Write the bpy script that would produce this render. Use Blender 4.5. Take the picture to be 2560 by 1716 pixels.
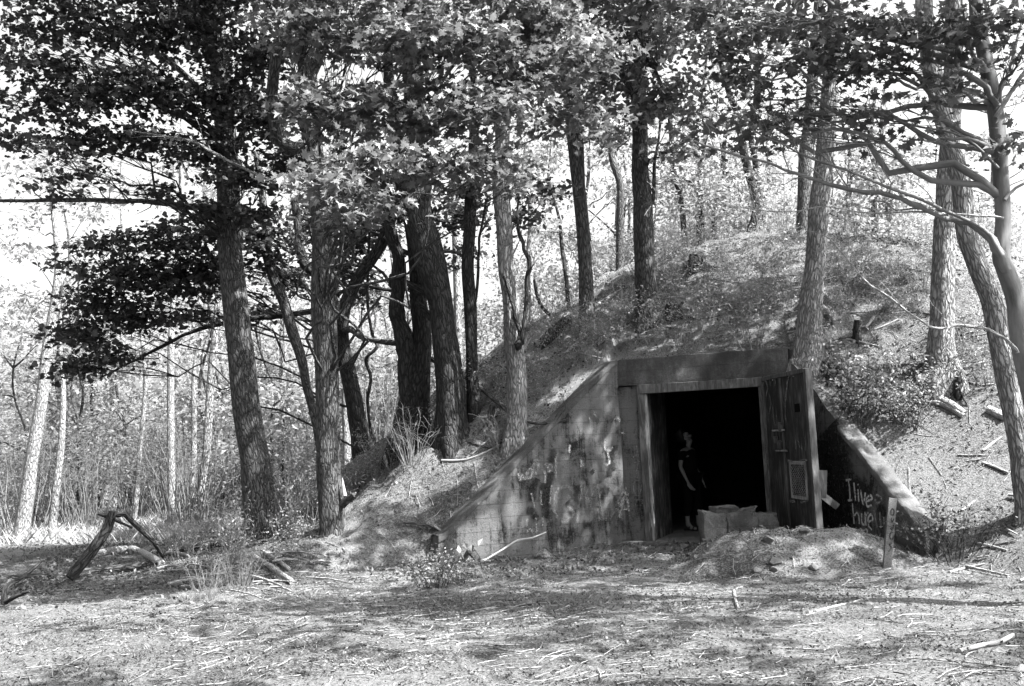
import bpy, math, random
import numpy as np
from mathutils import Vector, Matrix

for o in list(bpy.data.objects):
    bpy.data.objects.remove(o, do_unlink=True)
random.seed(7)
RNG = np.random.default_rng(7)
SC = bpy.context.scene
COL = SC.collection

# ------------------------------------------------------------------ camera
FPX, PITCH, ROLL = 2489.0, math.radians(5.9), math.radians(2.5)
CAM = np.array([0.0, 0.0, 1.6])
_F = np.array([0, math.cos(PITCH), math.sin(PITCH)])
_R0 = np.array([1.0, 0, 0])
_U0 = np.array([0, -math.sin(PITCH), math.cos(PITCH)])
_U = _U0 * math.cos(ROLL) + _R0 * math.sin(ROLL)
_R = _R0 * math.cos(ROLL) - _U0 * math.sin(ROLL)
cd = bpy.data.cameras.new('camera')
cd.sensor_width = 36.0
cd.lens = FPX / 2560 * 36.0
cd.clip_end = 3000
cd.clip_start = 0.05
cam = bpy.data.objects.new('camera', cd)
COL.objects.link(cam)
m = Matrix.Identity(4)
for i in range(3):
    m[i][0] = _R[i]; m[i][1] = _U[i]; m[i][2] = -_F[i]; m[i][3] = CAM[i]
cam.matrix_world = m
SC.camera = cam

# ------------------------------------------------------------------ light
SUN_EL = math.radians(50)
SUN_H = np.array([0.90, -0.436])
SUN_H /= np.linalg.norm(SUN_H)
SUN = np.array([SUN_H[0] * math.cos(SUN_EL), SUN_H[1] * math.cos(SUN_EL), math.sin(SUN_EL)])
W = bpy.data.worlds.new('World')
SC.world = W
W.use_nodes = True
nt = W.node_tree
nt.nodes.clear()
sky = nt.nodes.new('ShaderNodeTexSky')
sky.sky_type = 'NISHITA'
sky.sun_disc = False
sky.sun_elevation = SUN_EL
sky.sun_rotation = math.atan2(SUN[0], SUN[1])
sky.air_density = 1.0
sky.dust_density = 7.0
bw = nt.nodes.new('ShaderNodeRGBToBW')
bg = nt.nodes.new('ShaderNodeBackground')
bg.inputs['Strength'].default_value = 0.115
out = nt.nodes.new('ShaderNodeOutputWorld')
nt.links.new(sky.outputs[0], bw.inputs[0])
nt.links.new(bw.outputs[0], bg.inputs['Color'])
nt.links.new(bg.outputs[0], out.inputs['Surface'])
sl = bpy.data.lights.new('sun', 'SUN')
sl.energy = 5.0
sl.angle = math.radians(0.55)
sl.color = (1, 1, 1)
so = bpy.data.objects.new('sun', sl)
COL.objects.link(so)
so.rotation_euler = Vector(SUN).to_track_quat('Z', 'Y').to_euler()
so.location = Vector(SUN) * 60
vs = SC.view_settings
vs.view_transform = 'Standard'
vs.look = 'None'
vs.gamma = 1.0
vs.exposure = 2.5
SC.cycles.max_bounces = 5
SC.cycles.diffuse_bounces = 3
SC.cycles.glossy_bounces = 2
SC.cycles.transmission_bounces = 3
SC.cycles.transparent_max_bounces = 12
SC.cycles.caustics_reflective = False
SC.cycles.caustics_refractive = False
SC.cycles.use_denoising = True
SC.cycles.denoiser = 'OPENIMAGEDENOISE'
SC.cycles.use_adaptive_sampling = False


# ------------------------------------------------------------------ geometry helpers
def ray(x, y):
    return _F * FPX + _R * (x - 1280) + _U * (858 - y)


def at(x, y, Y):
    """point of the place seen at photograph pixel (x, y), Y metres away"""
    d = ray(x, y)
    return CAM + d * (Y / d[1])


def proj(P):
    d = np.asarray(P, float) - CAM
    w = d @ _F
    return 1280 + FPX * (d @ _R) / w, 858 - FPX * (d @ _U) / w, w


def unit(v):
    v = np.asarray(v, float)
    return v / (np.linalg.norm(v) + 1e-12)


def _hash(ix, iy, s):
    h = (ix * 374761393 + iy * 668265263 + s * 974634777) & 0xFFFFFFFF
    h = ((h ^ (h >> 13)) * 1274126177) & 0xFFFFFFFF
    return ((h ^ (h >> 16)) & 0xFFFF) / 65535.0


def vnoise(x, y, s=0):
    x = np.asarray(x, float); y = np.asarray(y, float)
    ix = np.floor(x).astype(np.int64); iy = np.floor(y).astype(np.int64)
    fx = x - ix; fy = y - iy
    fx = fx * fx * (3 - 2 * fx); fy = fy * fy * (3 - 2 * fy)
    a = _hash(ix, iy, s); b = _hash(ix + 1, iy, s); c = _hash(ix, iy + 1, s); d = _hash(ix + 1, iy + 1, s)
    return (a * (1 - fx) + b * fx) * (1 - fy) + (c * (1 - fx) + d * fx) * fy - 0.5


def make_mesh(name, verts, faces, smooth=True, attrs=None):
    """faces: list of arrays (n,k)"""
    me = bpy.data.meshes.new(name)
    verts = np.asarray(verts, np.float32)
    me.vertices.add(len(verts))
    me.vertices.foreach_set('co', verts.ravel())
    if not isinstance(faces, (list, tuple)):
        faces = [faces]
    faces = [np.asarray(f, np.int32) for f in faces if len(f)]
    nl = sum(f.size for f in faces)
    nf = sum(len(f) for f in faces)
    me.loops.add(nl)
    me.polygons.add(nf)
    idx = np.concatenate([f.ravel() for f in faces])
    tot = np.concatenate([np.full(len(f), f.shape[1], np.int32) for f in faces])
    st = np.concatenate([[0], np.cumsum(tot)[:-1]]).astype(np.int32)
    me.loops.foreach_set('vertex_index', idx)
    me.polygons.foreach_set('loop_start', st)
    me.polygons.foreach_set('use_smooth', np.full(nf, smooth, dtype=bool))
    for k, a in (attrs or {}).items():
        a = np.asarray(a, np.float32)
        if a.ndim == 1:
            at_ = me.attributes.new(k, 'FLOAT', 'POINT'); at_.data.foreach_set('value', a)
        else:
            at_ = me.attributes.new(k, 'FLOAT_VECTOR', 'POINT'); at_.data.foreach_set('vector', a.ravel())
    me.update(calc_edges=True)
    me.validate()
    return me


class MB:
    """collects quads/tris + bark coordinates of one part"""

    def __init__(self):
        self.v = []; self.f = {3: [], 4: []}; self.b = []; self.n = 0

    def add(self, v, f, b=None):
        v = np.asarray(v, float)
        f = np.asarray(f, int)
        self.v.append(v)
        self.f[f.shape[1]].append(f + self.n)
        self.b.append(np.asarray(b, float) if b is not None else v.copy())
        self.n += len(v)

    def tube(self, pts, rad, seg=10, rough=0.0, cap=True, sub=0, flare=None, flare_at=0.0):
        pts = np.asarray(pts, float)
        rad = np.broadcast_to(np.asarray(rad, float), (len(pts),)).copy()
        if sub:
            pts, rad = smooth_path(pts, rad, sub)
        n = len(pts)
        d = np.gradient(pts, axis=0)
        d /= np.linalg.norm(d, axis=1)[:, None] + 1e-9
        up = np.array([1.0, 0, 0]) if abs(d[0][0]) < 0.8 else np.array([0, 1.0, 0])
        s = np.zeros((n, 3)); s[0] = unit(np.cross(np.cross(d[0], up), d[0]))
        for i in range(1, n):
            s[i] = unit(s[i - 1] - d[i] * (s[i - 1] @ d[i]))
        t = np.cross(d, s)
        th = np.linspace(0, 2 * np.pi, seg, endpoint=False)
        ln = np.concatenate([[0], np.cumsum(np.linalg.norm(np.diff(pts, axis=0), axis=1))])
        R = np.repeat(rad[:, None], seg, 1)
        sd = random.randint(0, 9999)
        if rough:
            R = R * (1 + rough * 2 * vnoise(np.cos(th)[None] * 1.6 + 7 + 0 * R, ln[:, None] * 2.2 + np.sin(th)[None] * 1.6, sd)
                     + rough * 1.2 * vnoise(th[None] * seg / 6.28 * 0.9 + 0 * R, ln[:, None] * 1.3, sd + 3))
        if flare is not None:
            k, nl = flare
            w = np.exp(-np.maximum(ln - flare_at, 0) / 0.28)[:, None]
            R = R * (1 + k * w * (0.65 + 0.75 * np.cos(th[None] * nl + sd)))
        v = pts[:, None, :] + R[:, :, None] * (np.cos(th)[None, :, None] * s[:, None, :] + np.sin(th)[None, :, None] * t[:, None, :])
        b = np.stack([R * np.cos(th)[None] + sd % 17, R * np.sin(th)[None], np.repeat(ln[:, None], seg, 1) * 0.22], -1)
        i = np.arange(n - 1)[:, None] * seg
        j = np.arange(seg)[None]
        j2 = (j + 1) % seg
        f = np.stack([i + j, i + j2, i + seg + j2, i + seg + j], -1).reshape(-1, 4)
        self.add(v.reshape(-1, 3), f, b.reshape(-1, 3))
        if cap:
            for e in (0, n - 1):
                c = pts[e][None]
                ring = v[e]
                vv = np.concatenate([ring, c])
                a = np.arange(seg)
                ff = np.stack([a, (a + 1) % seg, np.full(seg, seg)], -1)
                if e == 0:
                    ff = ff[:, ::-1]
                self.add(vv, ff, np.concatenate([b[e], b[e].mean(0)[None]]))

    def box(self, c, ax, ay, az, sx, sy, sz):
        c = np.asarray(c, float)
        q = []
        for k in (-1, 1):
            for (a, b) in ((-1, -1), (1, -1), (1, 1), (-1, 1)):
                q.append(c + ax * a * sx / 2 + ay * b * sy / 2 + az * k * sz / 2)
        f = [(3, 2, 1, 0), (4, 5, 6, 7), (0, 1, 5, 4), (1, 2, 6, 5), (2, 3, 7, 6), (3, 0, 4, 7)]
        self.add(q, f)

    def mesh(self, name, smooth=True):
        fs = [np.concatenate(x) for x in (self.f[4], self.f[3]) if x]
        return make_mesh(name, np.concatenate(self.v), fs, smooth, {'bark': np.concatenate(self.b)})

    def build(self, name, mat, parent=None, smooth=True):
        return link(name, self.mesh(name, smooth), mat, parent)


def smooth_path(pts, rad, sub):
    n = len(pts)
    t = np.arange(n)
    tt = np.linspace(0, n - 1, (n - 1) * sub + 1)
    P = np.empty((len(tt), 3))
    for k, x in enumerate(tt):
        i = min(int(x), n - 2); u = x - i
        p0 = pts[max(i - 1, 0)]; p1 = pts[i]; p2 = pts[i + 1]; p3 = pts[min(i + 2, n - 1)]
        P[k] = 0.5 * (2 * p1 + (p2 - p0) * u + (2 * p0 - 5 * p1 + 4 * p2 - p3) * u * u + (3 * p1 - p0 - 3 * p2 + p3) * u ** 3)
    return P, np.interp(tt, t, rad)


def link(name, me, mat=None, parent=None):
    o = bpy.data.objects.new(name, me)
    COL.objects.link(o)
    if mat is not None and me is not None:
        me.materials.clear()
        me.materials.append(mat)
    if parent is not None:
        o.parent = parent
        o.matrix_parent_inverse = PARENT_INV.get(parent.name, Matrix.Identity(4))
    return o


PARENT_INV = {}


def tag(o, label=None, cat=None, group=None, kind=None):
    if label: o['label'] = label
    if cat: o['category'] = cat
    if group: o['group'] = group
    if kind: o['kind'] = kind
    return o


def thing(name, label, cat, loc=(0, 0, 0), group=None):
    """an Empty at the base; parts are modelled in world coordinates and keep their place"""
    o = bpy.data.objects.new(name, None)
    COL.objects.link(o)
    o.empty_display_size = 0.2
    o.location = Vector([float(a) for a in loc])
    PARENT_INV[o.name] = Matrix.Translation(-o.location)
    return tag(o, label, cat, group)


def copy_thing(root, loc, rz, sc, label=None):
    c = root.copy()
    COL.objects.link(c)
    c.location = Vector([float(a) for a in loc]); c.rotation_euler = (0, 0, rz); c.scale = (sc, sc, sc)
    if label: c['label'] = label
    for ch in root.children:
        d = ch.copy(); COL.objects.link(d); d.parent = c
        d.matrix_parent_inverse = ch.matrix_parent_inverse.copy()
    return c


# ------------------------------------------------------------------ materials
def new_mat(name):
    mt = bpy.data.materials.new(name)
    mt.use_nodes = True
    n = mt.node_tree.nodes
    n.clear()
    return mt, n, mt.node_tree.links


def g(v):
    return (v, v, v, 1)


def nd(n, t, **kw):
    x = n.new(t)
    for k, v in kw.items():
        setattr(x, k, v)
    return x


def ramp(n, l, src, stops):
    r = n.new('ShaderNodeValToRGB')
    e = r.color_ramp.elements
    while len(e) < len(stops): e.new(0.5)
    for el, (p, v) in zip(e, stops):
        el.position = p; el.color = g(v)
    l.new(src, r.inputs[0])
    return r.outputs[0]


def noise(n, l, vec, scale, detail=4, rough=0.6, dist=0.0):
    x = n.new('ShaderNodeTexNoise')
    x.inputs['Scale'].default_value = scale
    x.inputs['Detail'].default_value = detail
    x.inputs['Roughness'].default_value = rough
    x.inputs['Distortion'].default_value = dist
    if vec is not None: l.new(vec, x.inputs['Vector'])
    return x.outputs['Fac']


def mth(n, l, op, a, b=None):
    x = n.new('ShaderNodeMath'); x.operation = op
    for i, s in enumerate((a, b)):
        if s is None: continue
        if isinstance(s, (int, float)): x.inputs[i].default_value = s
        else: l.new(s, x.inputs[i])
    return x.outputs[0]


def finish(n, l, col, rough=0.85, bump=None, bstr=0.6, bdist=0.02, spec=0.25, alpha=None, metallic=0.0):
    p = n.new('ShaderNodeBsdfPrincipled')
    o = n.new('ShaderNodeOutputMaterial')
    if isinstance(col, float): p.inputs['Base Color'].default_value = g(col)
    else: l.new(col, p.inputs['Base Color'])
    if isinstance(rough, float): p.inputs['Roughness'].default_value = rough
    else: l.new(rough, p.inputs['Roughness'])
    p.inputs['Specular IOR Level'].default_value = spec
    p.inputs['Metallic'].default_value = metallic
    if bump is not None:
        b = n.new('ShaderNodeBump')
        b.inputs['Strength'].default_value = bstr
        b.inputs['Distance'].default_value = bdist
        l.new(bump, b.inputs['Height'])
        l.new(b.outputs[0], p.inputs['Normal'])
    if alpha is not None:
        l.new(alpha, p.inputs['Alpha'])
    l.new(p.outputs[0], o.inputs['Surface'])
    return p


def bark_mat(name, lo, hi, scale=26, bstr=1.0, smooth=False):
    mt, n, l = new_mat(name)
    a = nd(n, 'ShaderNodeAttribute', attribute_name='bark')
    vec = a.outputs['Vector']
    if smooth:
        f = noise(n, l, vec, 9, 6, 0.65)
        f2 = noise(n, l, vec, 60, 3, 0.6)
        c = ramp(n, l, f, [(0.3, lo), (0.7, hi)])
        finish(n, l, c, 0.75, f2, 0.35, 0.006)
        return mt
    wv = nd(n, 'ShaderNodeTexNoise'); wv.inputs['Scale'].default_value = 14; wv.inputs['Detail'].default_value = 3
    l.new(vec, wv.inputs['Vector'])
    mx = nd(n, 'ShaderNodeVectorMath', operation='MULTIPLY_ADD')
    mx.inputs[1].default_value = (0.09, 0.09, 0.06)
    l.new(wv.outputs['Color'], mx.inputs[0]); l.new(vec, mx.inputs[2])
    vo = nd(n, 'ShaderNodeTexVoronoi', feature='DISTANCE_TO_EDGE')
    vo.inputs['Scale'].default_value = scale
    l.new(mx.outputs[0], vo.inputs['Vector'])
    ridge = ramp(n, l, vo.outputs['Distance'], [(0.0, 0.0), (0.22, 1.0)])
    fine = noise(n, l, vec, 95, 4, 0.7)
    big = noise(n, l, vec, 3.5, 3, 0.6)
    h = mth(n, l, 'ADD', ridge, mth(n, l, 'MULTIPLY', fine, 0.5))
    cc = mth(n, l, 'MULTIPLY', mth(n, l, 'ADD', mth(n, l, 'MULTIPLY', ridge, 0.55), mth(n, l, 'MULTIPLY', fine, 0.6)),
             mth(n, l, 'ADD', big, 0.45))
    c = ramp(n, l, cc, [(0.1, lo), (0.95, hi)])
    finish(n, l, c, 0.9, h, bstr, 0.03, 0.15)
    return mt


def leaf_mat(name, lo, hi, trans=0.35, rough=0.45, spec=0.35):
    mt, n, l = new_mat(name)
    a = nd(n, 'ShaderNodeAttribute', attribute_name='tone')
    c = ramp(n, l, a.outputs['Fac'], [(0.0, lo), (1.0, hi)])
    p = n.new('ShaderNodeBsdfPrincipled')
    p.inputs['Roughness'].default_value = rough
    p.inputs['Specular IOR Level'].default_value = spec
    l.new(c, p.inputs['Base Color'])
    t = n.new('ShaderNodeBsdfTranslucent')
    l.new(c, t.inputs['Color'])
    mx = n.new('ShaderNodeMixShader'); mx.inputs[0].default_value = trans
    o = n.new('ShaderNodeOutputMaterial')
    l.new(p.outputs[0], mx.inputs[1]); l.new(t.outputs[0], mx.inputs[2]); l.new(mx.outputs[0], o.inputs['Surface'])
    return mt


M = {}
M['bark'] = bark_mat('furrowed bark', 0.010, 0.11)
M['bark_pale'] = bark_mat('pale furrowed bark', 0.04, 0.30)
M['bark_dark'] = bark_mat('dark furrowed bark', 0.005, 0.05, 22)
M['bark_smooth'] = bark_mat('smooth bark', 0.05, 0.17, smooth=True)
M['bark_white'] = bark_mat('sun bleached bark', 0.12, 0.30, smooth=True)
M['deadwood'] = bark_mat('weathered deadwood', 0.10, 0.34, 40, 0.6)
M['bark_lit'] = bark_mat('sunlit plated bark', 0.06, 0.30, 30, 0.8)  # sunlight on the left background trunks is put into this tone
M['splinter'] = bark_mat('fresh splintered wood', 0.22, 0.40, smooth=True)
M['leaf'] = leaf_mat('maple leaf', 0.035, 0.12, 0.30)
M['leaf_shaded'] = leaf_mat('shaded maple leaf', 0.018, 0.075, 0.34, 0.45, 0.4)  # darker copy of the maple leaf, shade of the left crowns in its tone
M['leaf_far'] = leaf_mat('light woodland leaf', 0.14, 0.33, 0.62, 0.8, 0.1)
M['leaf_lit'] = leaf_mat('sunlit maple leaf', 0.07, 0.22, 0.35, 0.4, 0.45)  # paler copy of the maple leaf, sunlight put into its tone
M['leaf_mid'] = leaf_mat('shrub leaf', 0.09, 0.28, 0.35)
M['straw'] = leaf_mat('dry stem', 0.14, 0.32, 0.15, 0.8, 0.1)


def ground_mat(name, tones):
    mt, n, l = new_mat(name)
    geo = n.new('ShaderNodeNewGeometry')
    v = geo.outputs['Position']
    a = noise(n, l, v, 0.55, 5, 0.6)
    b = noise(n, l, v, 14, 6, 0.75, 0.6)
    c = noise(n, l, v, 70, 5, 0.8)
    vo = nd(n, 'ShaderNodeTexVoronoi'); vo.inputs['Scale'].default_value = 42
    l.new(v, vo.inputs['Vector'])
    s = mth(n, l, 'ADD', mth(n, l, 'MULTIPLY', a, 0.55), mth(n, l, 'ADD', mth(n, l, 'MULTIPLY', b, 0.5), mth(n, l, 'MULTIPLY', c, 0.55)))
    s = mth(n, l, 'ADD', s, mth(n, l, 'MULTIPLY', vo.outputs['Distance'], 0.25))
    col = ramp(n, l, s, [(0.62, tones[0]), (0.85, tones[1]), (1.05, tones[2])])
    h = mth(n, l, 'ADD', b, mth(n, l, 'MULTIPLY', c, 0.6))
    finish(n, l, col, 0.95, h, 0.9, 0.06, 0.1)
    return mt


M['ground'] = ground_mat('litter covered soil', (0.020, 0.068, 0.165))
M['soil'] = ground_mat('dark dug soil', (0.015, 0.05, 0.17))


def concrete_mat(name, lo, hi, streak=1.0, dirt=0.6):
    mt, n, l = new_mat(name)
    geo = n.new('ShaderNodeNewGeometry')
    v = geo.outputs['Position']
    mp = nd(n, 'ShaderNodeMapping'); mp.inputs['Scale'].default_value = (9, 9, 1.1)
    l.new(v, mp.inputs['Vector'])
    st = noise(n, l, mp.outputs[0], 1.0, 8, 0.75, 0.8)
    a = noise(n, l, v, 1.9, 8, 0.72, 0.3)
    b = noise(n, l, v, 38, 6, 0.8)
    c = noise(n, l, v, 150, 3, 0.8)
    pit = nd(n, 'ShaderNodeTexVoronoi'); pit.inputs['Scale'].default_value = 55
    l.new(v, pit.inputs['Vector'])
    pt = ramp(n, l, pit.outputs['Distance'], [(0.08, 0.0), (0.22, 1.0)])
    sep = nd(n, 'ShaderNodeSeparateXYZ'); l.new(v, sep.inputs[0])
    fr = mth(n, l, 'FRACT', mth(n, l, 'ADD', mth(n, l, 'MULTIPLY', sep.outputs[2], 5.2), mth(n, l, 'MULTIPLY', a, 0.12)))
    board = ramp(n, l, fr, [(0.0, 0.55), (0.05, 1.0)])
    s = mth(n, l, 'ADD', mth(n, l, 'MULTIPLY', st, 0.6 * streak), mth(n, l, 'ADD', mth(n, l, 'MULTIPLY', a, 0.75), mth(n, l, 'ADD', mth(n, l, 'MULTIPLY', b, 0.30), mth(n, l, 'MULTIPLY', c, 0.30))))
    m0 = 0.825 + 0.3 * streak
    col = ramp(n, l, s, [(m0 - 0.20, lo), (m0 - 0.04, lo * 0.6 + hi * 0.4), (m0 + 0.16, hi)] if m0 < 0.83 else [(max(0.0, m0 - 0.24), lo), (min(0.9, m0 - 0.06), lo * 0.6 + hi * 0.4), (min(1.0, m0 + 0.1), hi)])
    mul = nd(n, 'ShaderNodeMix', data_type='RGBA', blend_type='MULTIPLY')
    mul.inputs[0].default_value = 0.55
    l.new(col, mul.inputs[6]); l.new(mth(n, l, 'MULTIPLY', pt, board), mul.inputs[7])
    h = mth(n, l, 'ADD', mth(n, l, 'ADD', b, mth(n, l, 'MULTIPLY', a, 2)), mth(n, l, 'ADD', mth(n, l, 'MULTIPLY', pt, 0.7), mth(n, l, 'ADD', c, board)))
    finish(n, l, mul.outputs[2], 0.9, h, 0.8, 0.016, 0.2)
    return mt


M['concrete'] = concrete_mat('weathered concrete', 0.010, 0.098)
M['concrete_head'] = concrete_mat('plain concrete', 0.03, 0.12, 0.5)
M['concrete_pale'] = concrete_mat('broken pale concrete', 0.07, 0.19, 0.3)
M['concrete_block'] = concrete_mat('pale block concrete', 0.05, 0.30, 0.2)
M['concrete_shade'] = concrete_mat('shade darkened concrete', 0.012, 0.035)  # interior tone kept near black to stand in for the room's darkness


def reveal_mat(name, lo, hi, thr):
    """flaking whitewash over dark paint, in vertical flakes"""
    mt, n, l = new_mat(name)
    geo = n.new('ShaderNodeNewGeometry')
    mp = nd(n, 'ShaderNodeMapping'); mp.inputs['Scale'].default_value = (22, 22, 3.4)
    l.new(geo.outputs['Position'], mp.inputs['Vector'])
    st = noise(n, l, mp.outputs[0], 1.0, 7, 0.72, 0.5)
    b = noise(n, l, geo.outputs['Position'], 2.2, 3, 0.6)
    s = mth(n, l, 'ADD', st, mth(n, l, 'MULTIPLY', b, 0.35))
    col = ramp(n, l, s, [(thr, lo), (thr + 0.12, (lo + hi) * 0.4), (thr + 0.3, hi)])
    finish(n, l, col, 0.7, st, 0.4, 0.006, 0.3)
    return mt


M['flaking'] = reveal_mat('flaking whitewash', 0.012, 0.30, 0.66)
M['door_paint'] = reveal_mat('flaking dark door paint', 0.010, 0.11, 0.66)
M['steel'] = reveal_mat('worn steel', 0.03, 0.13, 0.6)
M['steel_pale'] = reveal_mat('rubbed and lit steel edge', 0.06, 0.24, 0.5)


def spray_mat(name, val, amount):
    mt, n, l = new_mat(name)
    a = nd(n, 'ShaderNodeAttribute', attribute_name='across')
    geo = n.new('ShaderNodeNewGeometry')
    f = noise(n, l, geo.outputs['Position'], 18, 5, 0.7)
    e = mth(n, l, 'SUBTRACT', 1.0, mth(n, l, 'ABSOLUTE', a.outputs['Fac']))
    w = mth(n, l, 'MULTIPLY', mth(n, l, 'MAXIMUM', mth(n, l, 'ADD', mth(n, l, 'MULTIPLY', f, 2.6), -0.9), 0.0), amount)
    x = nd(n, 'ShaderNodeMath', operation='MULTIPLY', use_clamp=True)
    l.new(mth(n, l, 'POWER', e, 0.8), x.inputs[0]); l.new(w, x.inputs[1])
    finish(n, l, val, 0.8, alpha=x.outputs[0])
    return mt


M['spray_white'] = spray_mat('white spray paint', 0.38, 3.2)
M['spray_pale'] = spray_mat('faded pale spray paint', 0.22, 1.5)
M['spray_grey'] = spray_mat('faded grey spray paint', 0.14, 1.35)
M['spray_black_and_shade'] = spray_mat('black spray paint and shade', 0.010, 2.4)


def plain_mat(name, v, rough=0.8, spec=0.2, var=0.3, sc=30):
    mt, n, l = new_mat(name)
    geo = n.new('ShaderNodeNewGeometry')
    f = noise(n, l, geo.outputs['Position'], sc, 4, 0.6)
    c = ramp(n, l, f, [(0.3, v * (1 - var)), (0.7, v * (1 + var))])
    finish(n, l, c, rough, f, 0.2, 0.004, spec)
    return mt


M['skin'] = plain_mat('skin', 0.14, 0.55, 0.35, 0.06)
M['black_cloth'] = plain_mat('black cloth', 0.004, 0.95, 0.05, 0.2)
M['hair'] = plain_mat('dark hair', 0.006, 0.6, 0.2, 0.3)
M['stone'] = concrete_mat('field stone', 0.09, 0.27, 0.0)
M['board'] = bark_mat('grey board', 0.04, 0.12, 60, 0.3)
M['metal_bright'] = plain_mat('bright metal', 0.6, 0.25, 0.6, 0.1)

# ------------------------------------------------------------------ terrain
A_ = np.array([0.375, 0.927]); A_ /= np.linalg.norm(A_)     # into the mound
R_ = np.array([A_[1], -A_[0]])                               # to the right along the headwall
C0 = np.array([2.85, 15.22])                                 # middle of the headwall


def loc_uv(x, y):
    dx = np.asarray(x) - C0[0]; dy = np.asarray(y) - C0[1]
    return dx * A_[0] + dy * A_[1], dx * R_[0] + dy * R_[1]


def from_uv(u, v, z=0.0):
    p = C0 + A_ * u + R_ * v
    return np.array([p[0], p[1], z])


WING0 = 1.30
WDEF = {}
for _s, _a, _l in ((-1, 47.5, 3.12), (1, 54, 2.90)):           # wing walls: splay and length
    _o = C0 + R_ * _s * WING0
    _d = -A_ * math.sin(math.radians(_a)) + R_ * _s * math.cos(math.radians(_a))
    _n = np.array([-_d[1], _d[0]]) * (-1 if _s > 0 else 1)
    if _n @ A_ > 0: _n = -_n
    WDEF[_s] = (_o, _d, _n, _l)


def wing_local(x, y, sg):
    o, d, n, L = WDEF[sg]
    dx = np.asarray(x) - o[0]; dy = np.asarray(y) - o[1]
    return dx * d[0] + dy * d[1], -(dx * n[0] + dy * n[1])


def wing_top(sg, s):
    L = WDEF[sg][3]
    return np.interp(s, [0, 0.12, L - 0.12, L], [2.86, 2.83, 0.40, 0.36] if sg < 0 else [2.70, 2.62, 0.42, 0.38])


PR = [0, 2.5, 4.0, 5.4, 6.6, 7.2, 8.2, 9.0, 9.8, 10.5, 11.5, 13, 40]
PZ = [5.75, 5.6, 5.1, 4.25, 3.4, 3.0, 2.15, 1.45, 0.85, 0.42, 0.12, 0, 0]


def dome(x, y):
    u, v = loc_uv(x, y)
    du = np.where(u < 8, (u - 8) * 0.894, np.maximum(u - 20, 0) * 0.8)
    r = np.sqrt(du * du + v * v * np.where(v > 0, 0.72, 1.0))
    r = r + 0.5 * vnoise(np.asarray(x) * 0.45, np.asarray(y) * 0.45, 5) + 0.16 * vnoise(np.asarray(x) * 1.7, np.asarray(y) * 1.7, 6)
    z = np.interp(r, PR, PZ)
    w = np.clip((1.75 - np.abs(v)) / 0.3, 0, 1) * np.clip((2.6 - u) / 1.2, 0, 1) * (u > 0.1)
    z = np.maximum(z, w * (2.90 + 0.22 * np.maximum(u - 0.4, 0)))
    return z * np.clip((u + 4.2) / 1.6 + np.clip(np.abs(v) - 4.2, 0, 9), 0, 1)


def court(x, y):
    """the level yard in front of the headwall, between the wing walls"""
    u, v = loc_uv(x, y)
    return (u < 0.22) & (wing_local(x, y, -1)[1] < 0.14) & (wing_local(x, y, 1)[1] < 0.14) & (u > -8)


def H(x, y):
    x = np.asarray(x, float); y = np.asarray(y, float)
    d = dome(x, y)
    c = court(x, y)
    z = np.where(c, np.minimum(d, 0.0), d)
    base = 0.10 * vnoise(x * 0.35, y * 0.35, 1) + 0.05 * vnoise(x * 1.1, y * 1.1, 2) + 0.028 * vnoise(x * 3.1, y * 3.1, 3) + 0.014 * vnoise(x * 8, y * 8, 4)
    k = np.where(d > 0.3, 1.7, 1.0)
    z = z + base * k
    mw = np.clip(d / 0.8, 0, 1) * (~c)
    rid = 1 - 2 * np.abs(vnoise(x * 1.5, y * 1.5, 21)) - 2 * np.abs(vnoise(x * 3.7 + y, y * 3.7, 22)) * 0.5
    z = z + mw * (0.16 * (rid - 0.3) + 0.10 * vnoise(x * 5.5, y * 5.5, 23) + 0.05 * vnoise(x * 13, y * 13, 24))
    # the ridge of trodden soil below the left flank and a gentle fall to the left rear
    # root plates and scraped terraces on the mound
    z = z + np.where(d > 0.8, 0.07 * np.sin(d * 5.5 + 3 * vnoise(x * 0.5, y * 0.5, 8)), 0)
    u, v = loc_uv(x, y)
    z = np.where((u > 0.1) & (u < 0.5) & (np.abs(v) < 1.6), np.minimum(z, 2.85 + 0.0 * u), z)
    z = np.where((u >= 0.5) & (u < 3) & (np.abs(v) < 1.6), np.minimum(z, 2.85 + 0.75 * (u - 0.5)), z)
    for sg in (-1, 1):
        s_, t_ = wing_local(x, y, sg)
        L = WDEF[sg][3]
        k = (s_ > -0.05) & (s_ < L + 12.0) & (t_ > 0 - 0.5 * (s_ > L)) & (t_ < 8)
        sl_ = (0.95 if sg < 0 else 0.7)
        lim = wing_top(sg, s_) - (0.05 if sg < 0 else 0.12) + sl_ * np.maximum(t_ - 0.30, 0)
        past = np.maximum(s_ - L, 0)
        lim = np.where(s_ > L, (wing_top(sg, L) - 0.1) * np.exp(-past / 0.18) + (sl_ + (0.6 - sl_) * np.clip(past / 1.5, 0, 1)) * np.maximum(t_ - 0.12 - 0.18 * np.exp(-past / 0.3), 0), lim)
        z = np.where(k, np.minimum(z, lim), z)
    far = np.clip((np.hypot(x, y - 10) - 26) / 60, 0, 1)
    z = z + far * 1.2 * (vnoise(x * 0.03, y * 0.03, 9) + 0.15)
    return z


def axis(a, b, step, far, n):
    mid = np.arange(a, b + step * 0.5, step)
    t = np.linspace(0, 1, n + 1)[1:]
    ext = step * n * t + (far - step * n) * t ** 5
    return np.concatenate([(mid[0] - ext)[::-1], mid, mid[-1] + ext])


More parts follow.
